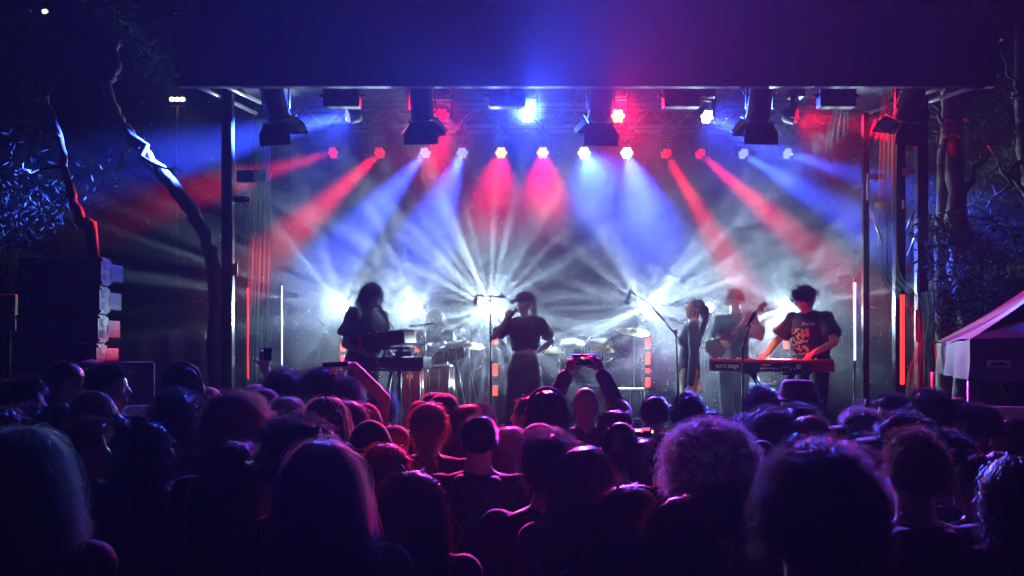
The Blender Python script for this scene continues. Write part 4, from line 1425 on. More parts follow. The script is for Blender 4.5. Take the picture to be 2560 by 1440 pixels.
UP = [(871, 290, BLUE, 'b', (290, 412, 9.7), 26000, 14), (1105, 288, RED, 'r', (1085, 470, 8.8), 1500, 12), (1318, 288, BLUE, 'B', (1312, -220, 2.5), 44000, 12),
      (1545, 290, RED, 'O', (1600, -200, 2.5), 7000, 13), (1767, 292, BLUE, 'w', (2120, 440, 8.6), 6000, 12), (1990, 290, RED, 'r', (2460, 350, 9.7), 4200, 13)]
UN = ["first", "second", "third", "fourth", "fifth", "last"]
for i, (px, py, col, ln, tp, pw, an) in enumerate(UP):
    cn = "red" if col is RED else ("dazzling blue-white" if i == 2 else "blue-white")
    wash_lamp(px, py, 10.4, tp, col, pw, an, ln, f"{cn} seven-lens wash lamp, {UN[i]} from the left in the upper row")

# extra wide spots added at the upper lamps to rim-light the crowd
for i, (px, py, col, ln, tp, pw, an) in enumerate(UP):
    p = P(px, py, 10.4)
    t = Vector((p.x * 1.5 + (-0.8, -0.3, 0, 0.2, 0.8, 0.6)[i], 3.2, 1.2))
    spot("crowd_fill", p + (t - p).normalized() * 0.05, t - p, col, CROWD_FILL * (1.0 if col is BLUE else 0.55), 74, 1.0, 0.05)

# theatre spotlights with barn doors on the front pipe
warm = mat("tungsten_lens", (0.3, 0.25, 0.2), 0.2, emit=(1.0, 0.42, 0.10), es=0.9)
def fresnel(px, label, yaw, tilt, power):
    d = 9.35
    top = P(px, 205, d)
    f = empty("barn_door_spotlight", top, 0, label, "spotlight", "theatre spotlights with barn doors")
    aimd = Vector((math.sin(R(yaw)) * math.cos(R(tilt)), math.cos(R(yaw)) * math.cos(R(tilt)), -math.sin(R(tilt))))
    c = Vector((0, 0, -0.22))
    A = Matrix.Translation(c) @ aim_matrix(aimd).to_4x4()
    MB().box((0, 0, 0.05), (0.05, 0.08, 0.12)).build("clamp", BLACKM, f)
    yk = MB()
    for s in (-1, 1):
        yk.box((s * 0.125, 0, -0.10), (0.012, 0.04, 0.30))
    yk.box((0, 0, 0.04), (0.26, 0.04, 0.012))
    yk.build("yoke", BLACKM, f)
    bd = MB()
    Rx = Matrix.Rotation(R(-90), 4, 'X')
    bd.lathe([(0.0, -0.20), (0.085, -0.20), (0.105, -0.17), (0.110, -0.02), (0.112, 0.10), (0.118, 0.11), (0.118, 0.13), (0.10, 0.13)], 20, M=A @ Rx)
    for k in range(5):
        bd.box((0, -0.16 + k * 0.035, 0.112), (0.12, 0.014, 0.025), M=A)
    bd.build("housing", BLACK, f)
    MB().lathe([(0.098, 0.10), (0.07, 0.118), (0.03, 0.125), (0, 0.126)], 20, M=A @ Rx, cap=False).build("lens", warm, f)
    fr = MB()
    for s in (-1, 1):
        fr.box((s * 0.118, 0.135, 0), (0.014, 0.012, 0.25), M=A)
        fr.box((0, 0.135, s * 0.118), (0.222, 0.012, 0.014), M=A)
    fr.build("door_frame", BLACK, f)
    for k in range(4):
        big = k % 2 == 0
        L_, w0, w1 = (0.20, 0.21, 0.33) if big else (0.15, 0.20, 0.13)
        Mk = A @ Matrix.Rotation(R(90 * k), 4, 'Y') @ Matrix.Translation((0, 0.14, 0.122)) @ Matrix.Rotation(R(18 if big else 40), 4, 'X')
        v = [(-w0 / 2, 0, 0), (w0 / 2, 0, 0), (w1 / 2, L_ * 0.45, 0), (w1 / 2, L_, 0), (-w1 / 2, L_, 0), (-w1 / 2, L_ * 0.45, 0)]
        v = v + [(x, y, z + 0.004) for x, y, z in v]
        MB().add(v, [(5, 4, 3, 2, 1, 0), (6, 7, 8, 9, 10, 11)] + [(i, (i + 1) % 6, (i + 1) % 6 + 6, i + 6) for i in range(6)], M=Mk).build("barn_door", BLACK, f)
    cb = MB()
    cb.tube([(-0.10, 0.02, 0.06), (-0.16, 0.03, -0.06), (-0.12, 0.02, -0.13), (-0.05, 0.0, -0.10)], 0.007, 6)
    cb.build("cable", BLACK, f)
    if power:
        spot("front_light", Vector(top) + c + aimd * 0.16, aimd, (1.0, 0.50, 0.20), power, 46, 0.8, 0.08)
for px, yaw, tilt, nm, pw in ((690, 18, 62, "first", 30), (1055, 8, 66, "second", 30), (1502, -8, 60, "third", 30), (1899, -6, 66, "fourth", 160), (2272, -20, 60, "last", 25)):
    fresnel(px, f"black theatre spotlight with barn doors, {nm} from the left under the fascia", yaw, tilt, pw)

# square twin blinders between them, unlit
def blinder(px, label):
    d = 9.3
    b = empty("twin_blinder", P(px, 235, d), R(0), label, "stage lamp", "unlit twin blinders")
    MB().box((0, 0.06, -0.02), (0.345, 0.13, 0.19), bev=0.014).build("housing", BLACK, b)
    for s in (-1, 1):
        MB().lathe([(0.072, 0), (0.072, 0.008), (0.066, 0.008), (0.06, -0.004), (0.0, -0.008)], 20, M=Matrix.Translation((s * 0.085, -0.008, -0.02)) @ Matrix.Rotation(R(90), 4, 'X')).build("lamp_glass", mat("dark_glass", (0.03, 0.025, 0.022), 0.25), b)
        MB().lathe([(0.016, -0.02), (0.016, 0.02), (0.009, 0.028), (0, 0.028)], 10, M=Matrix.Translation((s * 0.19, 0.06, 0.0)) @ Matrix.Rotation(R(90 * s), 4, 'Y')).build("knob", BLACKM, b)
        MB().box((s * 0.18, 0.06, 0.07), (0.008, 0.03, 0.20)).build("bracket", BLACKM, b)
for px, nm in ((853, "first"), (1268, "second"), (1706, "third"), (2096, "last")):
    blinder(px, f"dark square twin blinder, {nm} from the left under the fascia")

# front pipe that carries spotlights and blinders
tag(MB().tube([P(455, 196, 9.35), P(2480, 196, 9.35)], 0.025, 8).build("lamp_pipe", BLACKM), "long black pipe behind the fascia that the front lamps hang from", "pipe")

# star lamps on light columns at the back of the stage
redseg = mat("red_pixel", (0.2, 0.02, 0.02), 0.4, emit=(1.0, 0.05, 0.018), es=2.4)
darkseg = mat("dark_pixel", (0.03, 0.012, 0.012), 0.4)
starl = mat("star_lens", (0.5, 0.5, 0.5), 0.2, emit=(0.85, 0.95, 1.0), es=60.0)
SX = [(855, [(855, 878), (888, 912)]), (1041, [(833, 855), (866, 880)]), (1225, [(845, 862), (910, 940), (965, 990)]), (1612, [(845, 872), (882, 912), (922, 932), (945, 968)]), (1775, []), (1966, [(852, 872)])]
SN = ["first", "second", "third", "fourth", "fifth", "last"]
SXR = {855: 855, 1041: 1042, 1225: 1238, 1612: 1622, 1775: 1775, 1966: 1970}
for i, (px, segs) in enumerate(SX):
    d = 13.0
    p = P(px, 768, d)
    f = empty("star_lamp_column", (P(SXR[px], 0, d).x, d + 0.12, STZ), 0, f"tall pixel column with a dazzling white star lamp, {SN[i]} from the left at the stage back", "stage lamp", "white star lamps at the back of the stage")
    MB().box((0, 0, 0.015), (0.40, 0.40, 0.03), bev=0.008).build("base_plate", BLACKM, f)
    hgt = p.z - STZ - 0.14
    MB().box((0, 0.02, hgt / 2 + 0.03), (0.085, 0.07, hgt), bev=0.008).build("column", BLACK, f)
    for a, b in segs:
        za, zb_ = P(0, b, d).z - STZ, P(0, a, d).z - STZ
        MB().box((0, -0.022, (za + zb_) / 2), (0.062, 0.02, zb_ - za), bev=0.006).build("lit_pixel", redseg, f)
    hx = p.x - f.location.x
    MB().box((hx, -0.0, p.z - STZ - 0.13), (0.20, 0.16, 0.05), bev=0.01).build("lamp_base", BLACK, f)
    yk = MB()
    for s in (-1, 1):
        yk.box((hx + s * 0.095, 0, p.z - STZ - 0.05), (0.02, 0.05, 0.16))
    yk.build("yoke", BLACK, f)
    MB().lathe([(0.0, -0.16), (0.05, -0.15), (0.075, -0.08), (0.072, 0.0), (0.06, 0.005), (0, 0.004)], 18, M=Matrix.Translation((hx, -0.02, p.z - STZ)) @ Matrix.Rotation(R(90), 4, 'X')).build("head", BLACK, f)
    MB().lathe([(0.058, 0.0), (0.05, 0.012), (0.02, 0.020), (0, 0.021)], 18, M=Matrix.Translation((hx, -0.026, p.z - STZ)) @ Matrix.Rotation(R(90), 4, 'X'), cap=False).build("lens", starl, f)
    star(Vector((p.x, d + 0.12 - 0.055, p.z)), i + 20, STAR * (0.6 if i == 4 else 1.0), STARC * (0.4 if i == 4 else 1.0))

# slim light tubes on stands at the stage sides
def tube_light(px, y0, y1, d, w_, col, es, label, power, rod=True):
    a, b = P(px, y1, d), P(px, y0, d)
    f = empty("light_tube", (a.x, d, 0), 0, label, "light tube", "upright light tubes at the stage sides")
    m = mat("tube_" + str(px), (0.3, 0.3, 0.3), 0.3, emit=col, es=es)
    MB().tube([(0, 0, a.z), (0, 0, b.z)], w_, 10).build("tube", m, f)
    MB().tube([(0, 0.012, 0.0), (0, 0.012, a.z)], w_ * 0.8, 8).build("stand", BLACKM, f)
    MB().lathe([(w_ * 1.2, -0.02), (w_ * 1.2, 0.02)], 10, M=Matrix.Translation((0, 0, a.z))).build("end_cap", BLACK, f)
    MB().lathe([(w_ * 1.2, -0.02), (w_ * 1.2, 0.02)], 10, M=Matrix.Translation((0, 0, b.z + 0.015))).build("end_cap", BLACK, f)
tube_light(620, 718, 952, 9.8, 0.009, (1.0, 0.02, 0.015), 1.8, "thin red upright light tube beside the left roof upright", 3)
tube_light(705, 713, 918, 10.3, 0.006, (0.55, 0.50, 1.0), 2.0, "thin white-violet upright light tube right of the thin red one", 2)
tube_light(2137, 705, 906, 10.4, 0.012, (0.42, 0.38, 1.0), 2.2, "violet-white upright light tube right of the keyboard player", 3)
tube_light(2256, 736, 966, 9.35, 0.020, (1.0, 0.028, 0.012), 1.9, "thick red upright light tube under the bunched drape", 4)
# low LED batten washing the curtain magenta
bt = empty("floor_batten", (P(1640, 968, 13.6).x, 13.6, STZ), 0, "low light batten washing the back curtain purple behind the ponytailed performer", "stage lamp")
MB().box((0, 0, 0.28), (0.62, 0.07, 0.07), bev=0.008).build("housing", BLACK, bt)
for s in (-1, 1):
    MB().box((s * 0.26, 0, 0.12), (0.04, 0.2, 0.25)).build("foot", BLACK, bt)
for k in range(8):
    MB().box((-0.26 + k * 0.075, 0.0, 0.318), (0.05, 0.04, 0.012)).build("diode", mat("violet_diode", (0.2, 0.1, 0.3), 0.3, emit=(0.5, 0.25, 1.0), es=2.5), bt)
spot("curtain_wash", Vector(bt.location) + Vector((0, 0, 0.34)), Vector((0, 0.45, 1)), (0.75, 0.05, 1.0), 60, 100, 0.8, 0.1)
# ------------------------------------------------------------------ the band and its instruments
def ik(a, c, l1, l2, hint):
    a, c, hint = Vector(a), Vector(c), Vector(hint)
    d = c - a
    L_ = min(d.length, l1 + l2 - 1e-3)
    dn = d.normalized()
    x = (l1 * l1 - l2 * l2 + L_ * L_) / (2 * L_)
    h = math.sqrt(max(l1 * l1 - x * x, 0))
    hn = hint - dn * hint.dot(dn)
    hn.normalize()
    return a + dn * x + hn * h

def figure(name_label, x, y, z, rz, s, arms_w, pose_kw, hair, hcol, top_col, sleeve, group, gear=None, gcol=None, bottoms='trousers', bcol='black', skin=0, hints=None, hands=None, loose=0.012, hs=1.0, voxel=0.009, extra=None, topg=0.014, crop=False, gs=1.03):
    """a posed person; arms_w: {side: world wrist point}"""
    o = empty("person", (x, y, z), R(rz), name_label, "person", group)
    o.scale = (s, s, s)
    Mw = Matrix.Translation((x, y, z)) @ Matrix.Rotation(R(rz), 4, 'Z') @ Matrix.Scale(s, 4)
    Mi = Mw.inverted()
    ps = Pose(**pose_kw)
    arms, hd = {}, {}
    for side, wv in (arms_w or {}).items():
        sh = ps.joint(side)[0]
        wl = Mi @ Vector(wv)
        e = ik(sh, wl, 0.30, 0.27, (hints or {}).get(side, (0.4 if side == 'r' else -0.4, -0.6, -0.7)))
        arms[side] = (e, wl)
    ps.arms = arms
    for side, (dw, nw, curl) in (hands or {}).items():
        R3 = Mi.to_3x3()
        ps.hands[side] = (R3 @ Vector(dw), R3 @ Vector(nw), curl)
    b = link("body", skin_mesh(ps, voxel), SKIN[skin], o)
    tm_ = top_mesh(ps, sleeve, loose=loose, voxel=0.013, g=topg, crop=crop)
    t = link("top", tm_, CLOTH[top_col], o)
    if bottoms == 'trousers':
        link("trousers", trousers_mesh(ps, 0.028, 0.016), CLOTH[bcol], o)
    elif bottoms == 'skirt':
        mb = MB()
        prof = [(0.143, 1.075), (0.150, 1.03), (0.168, 0.97), (0.190, 0.88), (0.205, 0.70), (0.225, 0.4), (0.25, 0.10)]
        rows = [[((r + 0.008 * math.sin(k * 2.1) * (1.0 - (zz / 1.05))) * math.cos(2 * math.pi * k / 36), (r * 0.78 + 0.008 * math.cos(k * 1.7)) * math.sin(2 * math.pi * k / 36), zz) for k in range(37)] for r, zz in prof]
        mb.grid(rows)
        mb.build("skirt", CLOTH[bcol], o)
    H = ps.headM @ Matrix.Translation(SK0)
    if hair and hair != 'bald':
        h = link("hair", hair_get(hair, 3), HC['black'], o); own_mat(h, HC[hcol])
        h.matrix_local = H @ Matrix.Diagonal((hs, hs, hs, 1))
    if gear:
        g = link(GEARNAME[gear], GEAR[gear], CLOTH['black'], o); own_mat(g, CLOTH[gcol or 'black'])
        g.matrix_local = H @ Matrix.Diagonal((gs, gs, gs, 1))
    return o, ps, Mw, t

GB = "musicians on the stage"
keyw = mat("key_ivory", (0.65, 0.63, 0.58), 0.35)
keyb = mat("key_black", (0.01, 0.01, 0.01), 0.3)
nred = mat("keyboard_red", (0.42, 0.012, 0.018), 0.35)
pnl = mat("panel_black", (0.015, 0.015, 0.017), 0.4)
txtw = mat("print_pale", (0.55, 0.52, 0.50), 0.6)

def text_part(s, size, M, m, parent, name="lettering", ext=0.0008, bold=0.0):
    cu = bpy.data.curves.new("txt", 'FONT')
    cu.body = s
    cu.size = size
    cu.extrude = ext
    cu.offset = bold
    cu.align_x = 'CENTER'
    cu.align_y = 'CENTER'
    o = bpy.data.objects.new("txt", cu)
    C.objects.link(o)
    dg = bpy.context.evaluated_depsgraph_get()
    me = bpy.data.meshes.new_from_object(o.evaluated_get(dg))
    bpy.data.objects.remove(o)
    bpy.data.curves.remove(cu)
    q = link(name, me, None, parent)
    me.materials.clear(); me.materials.append(m)
    q.matrix_local = M
    q["kind"] = "stuff"
    return q

def keyboard(name, label, corner, tdir, L_, dep, th, z, side_mat, keys=True, keyside=1, tilt=0.0, roll=0.0):
    """corner: back-right corner seen from the front; tdir: along the back panel; the player stands on the far side"""
    t = Vector((tdir[0], tdir[1], 0)).normalized()
    n = Vector((-t.y, t.x, 0))
    if n.y < 0:
        n = -n
    M = Matrix((t, n, Vector((0, 0, 1)))).transposed().to_4x4()
    o = empty(name, (corner[0], corner[1], z - th), 0, label, "keyboard")
    o.matrix_world = Matrix.Translation((corner[0], corner[1], z - th)) @ M @ Matrix.Rotation(R(roll), 4, 'Y') @ Matrix.Rotation(R(tilt), 4, 'X')
    MB().box((L_ / 2, dep / 2, th * 0.42), (L_ - 0.05, dep - 0.006, th * 0.80), bev=0.006).build("case", pnl, o)
    MB().box((L_ / 2, dep * 0.27, th * 0.91), (L_ - 0.05, dep * 0.54, th * 0.18), bev=0.005).build("control_panel", side_mat, o)
    for u in (0.0125, L_ - 0.0125):
        MB().box((u, dep / 2, th / 2), (0.026, dep, th * 1.02), bev=0.006).build("end_cheek", side_mat, o)
    km = MB().box((0, 0, 0), (0.0225, dep * 0.42, 0.016), bev=0.002).mesh("key")
    bk = MB().box((0, 0, 0), (0.012, dep * 0.26, 0.014), bev=0.002).mesh("black_key")
    nk = int((L_ - 0.09) / 0.0238)
    for k in range(nk):
        link("key", km, keyw, o, (0.05 + (k + 0.5) * 0.0238, dep * 0.775, th * 0.86))
        if k % 7 in (0, 1, 3, 4, 5):
            link("black_key", bk, keyb, o, (0.05 + (k + 1.0) * 0.0238, dep * 0.70, th * 0.86 + 0.012))
    kn = MB().lathe([(0.009, 0), (0.008, 0.016), (0, 0.017)], 10).mesh("knob")
    for k in range(int(L_ / 0.07)):
        link("knob", kn, keyb if k % 3 else STEEL, o, (0.06 + k * 0.068, dep * (0.22 if k % 2 else 0.36), th))
    return o, t, n

# --- red stage keyboard at the right
RB_ = Vector((2.912, 9.6, 0)); tdir = Vector((-0.63, 0.777, 0))
kb, kt, kn_ = keyboard("stage_keyboard", "red stage keyboard with pale maker's lettering on its dark back panel", RB_, tdir, 1.29, 0.34, 0.125, 1.825, nred)
def back_text(s, u, z, size, parent, m=txtw, bold=0.0):
    # text x axis -> local -x, text y axis -> local z, text normal -> local -y
    M = Matrix(((-1, 0, 0, u), (0, 0, -1, -0.0032), (0, 1, 0, z), (0, 0, 0, 1)))
    return text_part(s, size, M, m, parent, bold=bold)
back_text("nord stage 3", 1.02, 0.056, 0.072, kb, bold=0.001)
back_text("AUDIO OUT", 0.55, 0.070, 0.020, kb)
back_text("MIDI  USB  PEDALS", 0.53, 0.035, 0.020, kb)
back_text("SUSTAIN", 0.33, 0.05, 0.020, kb)
for u in (0.62, 0.58, 0.46, 0.42, 0.38, 0.26, 0.22):
    MB().lathe([(0.009, 0), (0.009, 0.006), (0.004, 0.006), (0.004, 0.002), (0, 0.002)], 10, M=Matrix.Translation((u, 0.002, 0.03)) @ Matrix.Rotation(R(90), 4, 'X')).build("socket", STEEL, kb)
MB().box((0.645, -0.001, 0.108), (1.27, 0.008, 0.030), bev=0.003).build("red_trim", nred, kb)
MB().box((0.17, -0.003, 0.055), (0.05, 0.004, 0.045)).build("sticker", txtw, kb)
def xstand(label, c, t, z, h, wood=False):
    o = empty("keyboard_stand", (c[0], c[1], STZ), 0, label, "keyboard stand")
    o.matrix_world = Matrix.Translation((c[0], c[1], STZ)) @ Matrix((t, Vector((-t.y, t.x, 0)), Vector((0, 0, 1)))).transposed().to_4x4()
    m = mat("wood_leg", (0.35, 0.22, 0.12), 0.5, var=0.3, scale=8) if wood else BLACKM
    for y in (-0.05, 0.0):
        for s in (-1, 1):
            MB().tube([(s * 0.30, y + (0.02 if s > 0 else 0), 0.02), (-s * 0.26, y + (0.02 if s > 0 else 0), h)], 0.016, 8).build("leg", m, o)
    for s in (-1, 1):
        MB().tube([(s * 0.30, -0.22, 0.02), (s * 0.30, 0.18, 0.02)], 0.018, 8).build("foot", BLACKM, o)
        MB().tube([(s * 0.26, -0.18, h), (s * 0.26, 0.16, h)], 0.014, 8).build("rest", BLACKM, o)
    return o
kc = RB_ + tdir * 0.62 + Vector((0.777, 0.63, 0)) * 0.17
xstand("black X-shaped stand under the red keyboard", kc, tdir, 0, 1.825 - 0.125 - STZ - 0.016)

n_ = Vector((0.777, 0.63, 0))
def on_kb(u, v, z):
    q = RB_ + tdir * u + n_ * v
    return Vector((q.x, q.y, z))
rh = on_kb(0.76, 0.30, 1.895); lh = on_kb(0.20, 0.30, 1.895)
fd = -n_
kp = on_kb(0.47, 0.66, 0)
pR, psR, MwR, topR = figure("stocky keyboard player with dark curly hair and a printed black T-shirt at the red keyboard", kp.x, kp.y, STZ, 129, 0.985, {'r': rh, 'l': lh}, dict(yaw=6, pitch=-26, lean=9, sh=1.10, belly=1.16),
       'curly', 'black', 'black', 'short', GB, bcol='navy', hands={'r': (fd + Vector((0, 0, -0.35)), (0, 0, 1), 26), 'l': (fd + Vector((0, 0, -0.35)), (0, 0, 1), 26)}, hints={'r': (0.7, -0.35, -0.5), 'l': (-0.7, -0.35, -0.5)}, loose=0.026, hs=0.97)
# print on the shirt: blotchy picture and a script word, both laid on the cloth
def shirt_print():
    bmx = bmesh.new(); bmx.from_mesh(topR.data)
    bv = BVHTree.FromBMesh(bmx)
    rng = random.Random(4)
    mb = MB()
    nx_, nz_ = 34, 44
    W_, H_ = 0.25, 0.30
    cx, czz = 0.03, 1.17
    pos = {}
    def pt(i, j):
        if (i, j) not in pos:
            x = cx + (i / nx_ - 0.5) * W_
            z = czz + (j / nz_ - 0.5) * H_
            h = bv.ray_cast(Vector((x, 1.0, z)), Vector((0, -1, 0)))
            pos[(i, j)] = (h[0] + Vector((0, 0.0035, 0))) if h[0] is not None else None
        return pos[(i, j)]
    vs, fs, idx = [], [], {}
    for i in range(nx_):
        for j in range(nz_):
            u, v = i / nx_, j / nz_
            nval = mnoise.noise(Vector((u * 5.5, v * 9.0, 3.1))) + 0.5 * mnoise.noise(Vector((u * 14, v * 20, 7.7)))
            edge = min(u, 1 - u, v, 1 - v)
            if nval < -0.04 + (0.35 if edge < 0.04 else 0):
                continue
            c4 = [(i, j), (i + 1, j), (i + 1, j + 1), (i, j + 1)]
            if any(pt(*q) is None for q in c4):
                continue
            f = []
            for q in c4:
                if q not in idx:
                    idx[q] = len(vs); vs.append(pt(*q))
                f.append(idx[q])
            fs.append(tuple(f))
    mb.add(vs, fs)
    pr = mb.build("shirt_print", mat("print_cream", (0.42, 0.33, 0.24), 0.85), pR)
    pr["kind"] = "stuff"
    cu = bpy.data.curves.new("txt", 'FONT'); cu.body = "Bocce"; cu.size = 0.055; cu.shear = 0.35; cu.align_x = 'CENTER'; cu.offset = 0.0006
    o = bpy.data.objects.new("txt", cu); C.objects.link(o)
    me = bpy.data.meshes.new_from_object(o.evaluated_get(bpy.context.evaluated_depsgraph_get()))
    bpy.data.objects.remove(o)
    for v in me.vertices:
        # seen from the front the shirt's +X is at the reader's left
        x, z = -0.07 - v.co.x, 1.345 + v.co.y
        h = bv.ray_cast(Vector((x, 1.0, z)), Vector((0, -1, 0)))
        v.co = (h[0] + Vector((0, 0.004, 0))) if h[0] is not None else Vector((x, 0.1, z))
    q = link("shirt_lettering", me, None, pR)
    me.materials.clear(); me.materials.append(txtw)
    q["kind"] = "stuff"
    bmx.free()
shirt_print()

# --- left keyboard player with two small synths on a two-tier stand
lp0 = Vector((P(908, 0, 10.2).x, 10.2, STZ))
low_c = P(1058, 893, 9.85)
syn2, t2, n2 = keyboard("synthesizer", "small black synthesizer on the lower tier of the left stand", (low_c.x, low_c.y, 0), Vector((-1, 0.25, 0)), 0.62, 0.26, 0.11, low_c.z, pnl)
up_c = P(1012, 822, 9.75)
syn1, t1, n1 = keyboard("synthesizer", "tilted synthesizer with one end painted as red-lit on the upper tier of the left stand", (up_c.x, up_c.y, 0), Vector((-1, 0.35, 0)), 0.50, 0.27, 0.14, up_c.z, pnl, roll=7)
for o_ in (syn1,):
    for ch in o_.children:
        if ch.name.startswith("end_cheek") and ch.data.vertices[0].co.x > 0.25:
            own_mat(ch, nred)  # red colour stands in for the red light on this end
st = empty("synthesizer_stand", (P(998, 0, 9.95).x, 9.95, STZ), 0, "two-tier stand with pale slanting legs carrying both synthesizers", "keyboard stand")
wl = mat("wood_leg", (0.35, 0.22, 0.12), 0.5, var=0.3, scale=8)
MB().tube([(0, 0, 0.03), (0, 0, up_c.z - 0.17 - STZ)], 0.022, 10).build("post", BLACKM, st)
MB().tube([(-0.30, 0, 0.02), (0.30, 0, 0.02)], 0.018, 8).build("foot", BLACKM, st)
MB().box((-0.10, 0.02, up_c.z - 0.19 - STZ), (0.42, 0.10, 0.025)).build("tier", BLACKM, st)
MB().box((-0.05, 0.02, low_c.z - 0.125 - STZ), (0.55, 0.10, 0.025)).build("tier", BLACKM, st)
for a, b in (((-0.24, 0.02), (-0.08, 0.86)), ((-0.10, 0.02), (0.02, 0.80)), ((-0.2, 0.9), (-0.12, 1.12))):
    MB().tube([(a[0], 0.05, a[1]), (b[0], 0.05, b[1])], 0.016, 8).build("slanting_leg", wl, st)
MB().box((0.05, -0.02, low_c.z + 0.035 - STZ), (0.16, 0.12, 0.045), bev=0.006).build("effects_box", pnl, st)
for k in range(3):
    MB().tube([(0.0 + 0.02 * k, -0.06, up_c.z - 0.2 - STZ), (-0.06 + 0.05 * k, -0.09, 0.7), (0.02 * k, -0.06, 0.35), (0.05 * k, -0.05, 0.02)], 0.004, 6).build("cable", BLACK, st)
pL, psL, MwL, topL = figure("tall keyboard player with shaggy dark hair and loose dark shirt behind the synthesizers", lp0.x, lp0.y, STZ, -122, 1.0, {'r': P(925, 888, 10.0), 'l': P(975, 885, 10.05)}, dict(yaw=-8, pitch=-20, lean=8, sh=1.12),
       'shaggy', 'black', 'navy', 'short', GB, bcol='black', hands={'r': (Vector((0.8, -0.3, -0.3)), (0, 0, 1), 30), 'l': (Vector((0.8, -0.3, -0.3)), (0, 0, 1), 30)}, loose=0.034)

# --- singer
sx = P(1312, 0, 10.6).x
mic_p = P(1283, 783, 10.33)
pS, psS, MwS, topS = figure("singer in a peaked cap, cropped top and long dark skirt holding a microphone", sx, 10.6, STZ, 166, 0.955, {'r': P(1268, 797, 10.36), 'l': Vector((sx + 0.10, 10.82, STZ + 1.02))}, dict(yaw=-34, pitch=2, fem=True, sh=1.06, belly=1.02),
       'tail', 'brown', 'black', 'short', GB, crop=True, gs=1.1, gear='cap', gcol='black', bottoms='skirt', bcol='black', hands={'r': (Vector((0.35, 0.05, 0.9)), Vector((-0.3, -0.95, 0)), 62), 'l': (Vector((-0.9, 0, -0.2)), (0, 1, 0), 30)}, hints={'r': (0.75, 0.0, -0.9), 'l': (-0.95, -0.5, 0.0)}, loose=0.004)
mk = empty("microphone", mic_p, 0, "hand-held microphone at the singer's mouth", "microphone")
MB().sphere((0.03, 0.02, 0.03), 0.026, 12, 8).build("mic_head", mat("mic_mesh", (0.12, 0.12, 0.13), 0.45, 0.7, bump=0.8, scale=400), mk)
MB().tube([(0.022, 0.015, 0.022), (-0.06, -0.04, -0.075)], [0.021, 0.013], 10).build("mic_handle", BLACK, mk)

# --- ponytailed performer in profile
px_ = P(1722, 0, 10.8).x
pP, psP, MwP, topP = figure("performer with a high ponytail and fitted dark top standing in profile", px_, 10.8, STZ, 84, 0.925, {'l': Vector((px_ - 0.03, 10.52, STZ + 0.70)), 'r': Vector((px_ + 0.12, 11.0, STZ + 0.76))}, dict(yaw=4, pitch=12, fem=True, lean=-3),
       'tail', 'black', 'navy', 'long', GB, bcol='tan', hands={'l': (Vector((0, 0, -1)), Vector((0, -1, 0)), 24), 'r': (Vector((0.1, 0, -1)), Vector((0, 1, 0)), 24)}, loose=0.002, hints={'l': (-0.3, -1, 0), 'r': (0.3, -1, 0)})

# --- guitarist in a cap at the back
gx = P(1836, 0, 11.6).x
pG, psG, MwG, topG = figure("guitarist in a peaked cap and open-collared shirt behind the red keyboard", gx, 11.6, STZ, 140, 1.0, {'r': P(1800, 845, 11.3), 'l': P(1862, 800, 11.25)}, dict(yaw=28, pitch=4, sh=1.08),
       'short', 'brown', 'grey', 'short', GB, gear='cap', gcol='navy', bcol='black', hands={'r': (Vector((0.5, -0.4, -0.6)), (0, -1, 0.3), 35), 'l': (Vector((0.5, 0, 0.6)), (0, -1, 0), 55)}, loose=0.02)
gt = empty("electric_guitar", P(1812, 850, 11.28), 0, "electric guitar slung across the cap-wearing guitarist", "guitar")
ga = (P(1880, 787, 11.2) - P(1812, 850, 11.28))
Mg = aim_matrix(ga, Vector((0, -1, 0))).to_4x4()
gm_ = mat("guitar_finish", (0.10, 0.05, 0.03), 0.25)
mb = MB()
outl = [(0.0, 0.20), (0.05, 0.22), (0.09, 0.20), (0.10, 0.14), (0.07, 0.08), (0.08, 0.0), (0.14, -0.08), (0.16, -0.16), (0.12, -0.23), (0.0, -0.26)]
outl = outl + [(-x, y) for x, y in outl[::-1][1:-1]]
v = [(x, y - 0.05, 0.02) for x, y in outl] + [(x, y - 0.05, -0.02) for x, y in outl]
no = len(outl)
mb.add(v, [tuple(range(no))[::-1], tuple(range(no, 2 * no))] + [(i, (i + 1) % no, (i + 1) % no + no, i + no) for i in range(no)], M=Mg)
mb.build("guitar_body", gm_, gt)
gt.scale = (0.8, 0.8, 0.8)
MB().box((0, 0.38, 0.028), (0.05, 0.52, 0.02), M=Mg).build("neck", mat("wood_leg", (0.35, 0.22, 0.12), 0.5), gt)
MB().box((0.01, 0.70, 0.026), (0.075, 0.15, 0.016), M=Mg, bev=0.005).build("headstock", gm_, gt)

# --- percussionist with long fair hair at the back left
dx_ = P(1088, 0, 12.4).x
pD, psD, MwD, topD = figure("fair long-haired percussionist dim in the haze behind the drums", dx_, 12.4, STZ, 184, 0.90, {'r': P(1075, 868, 12.0), 'l': P(1118, 866, 12.0)}, dict(yaw=0, pitch=-12, lean=6),
       'long', 'blond', 'grey', 'short', GB, bcol='navy')

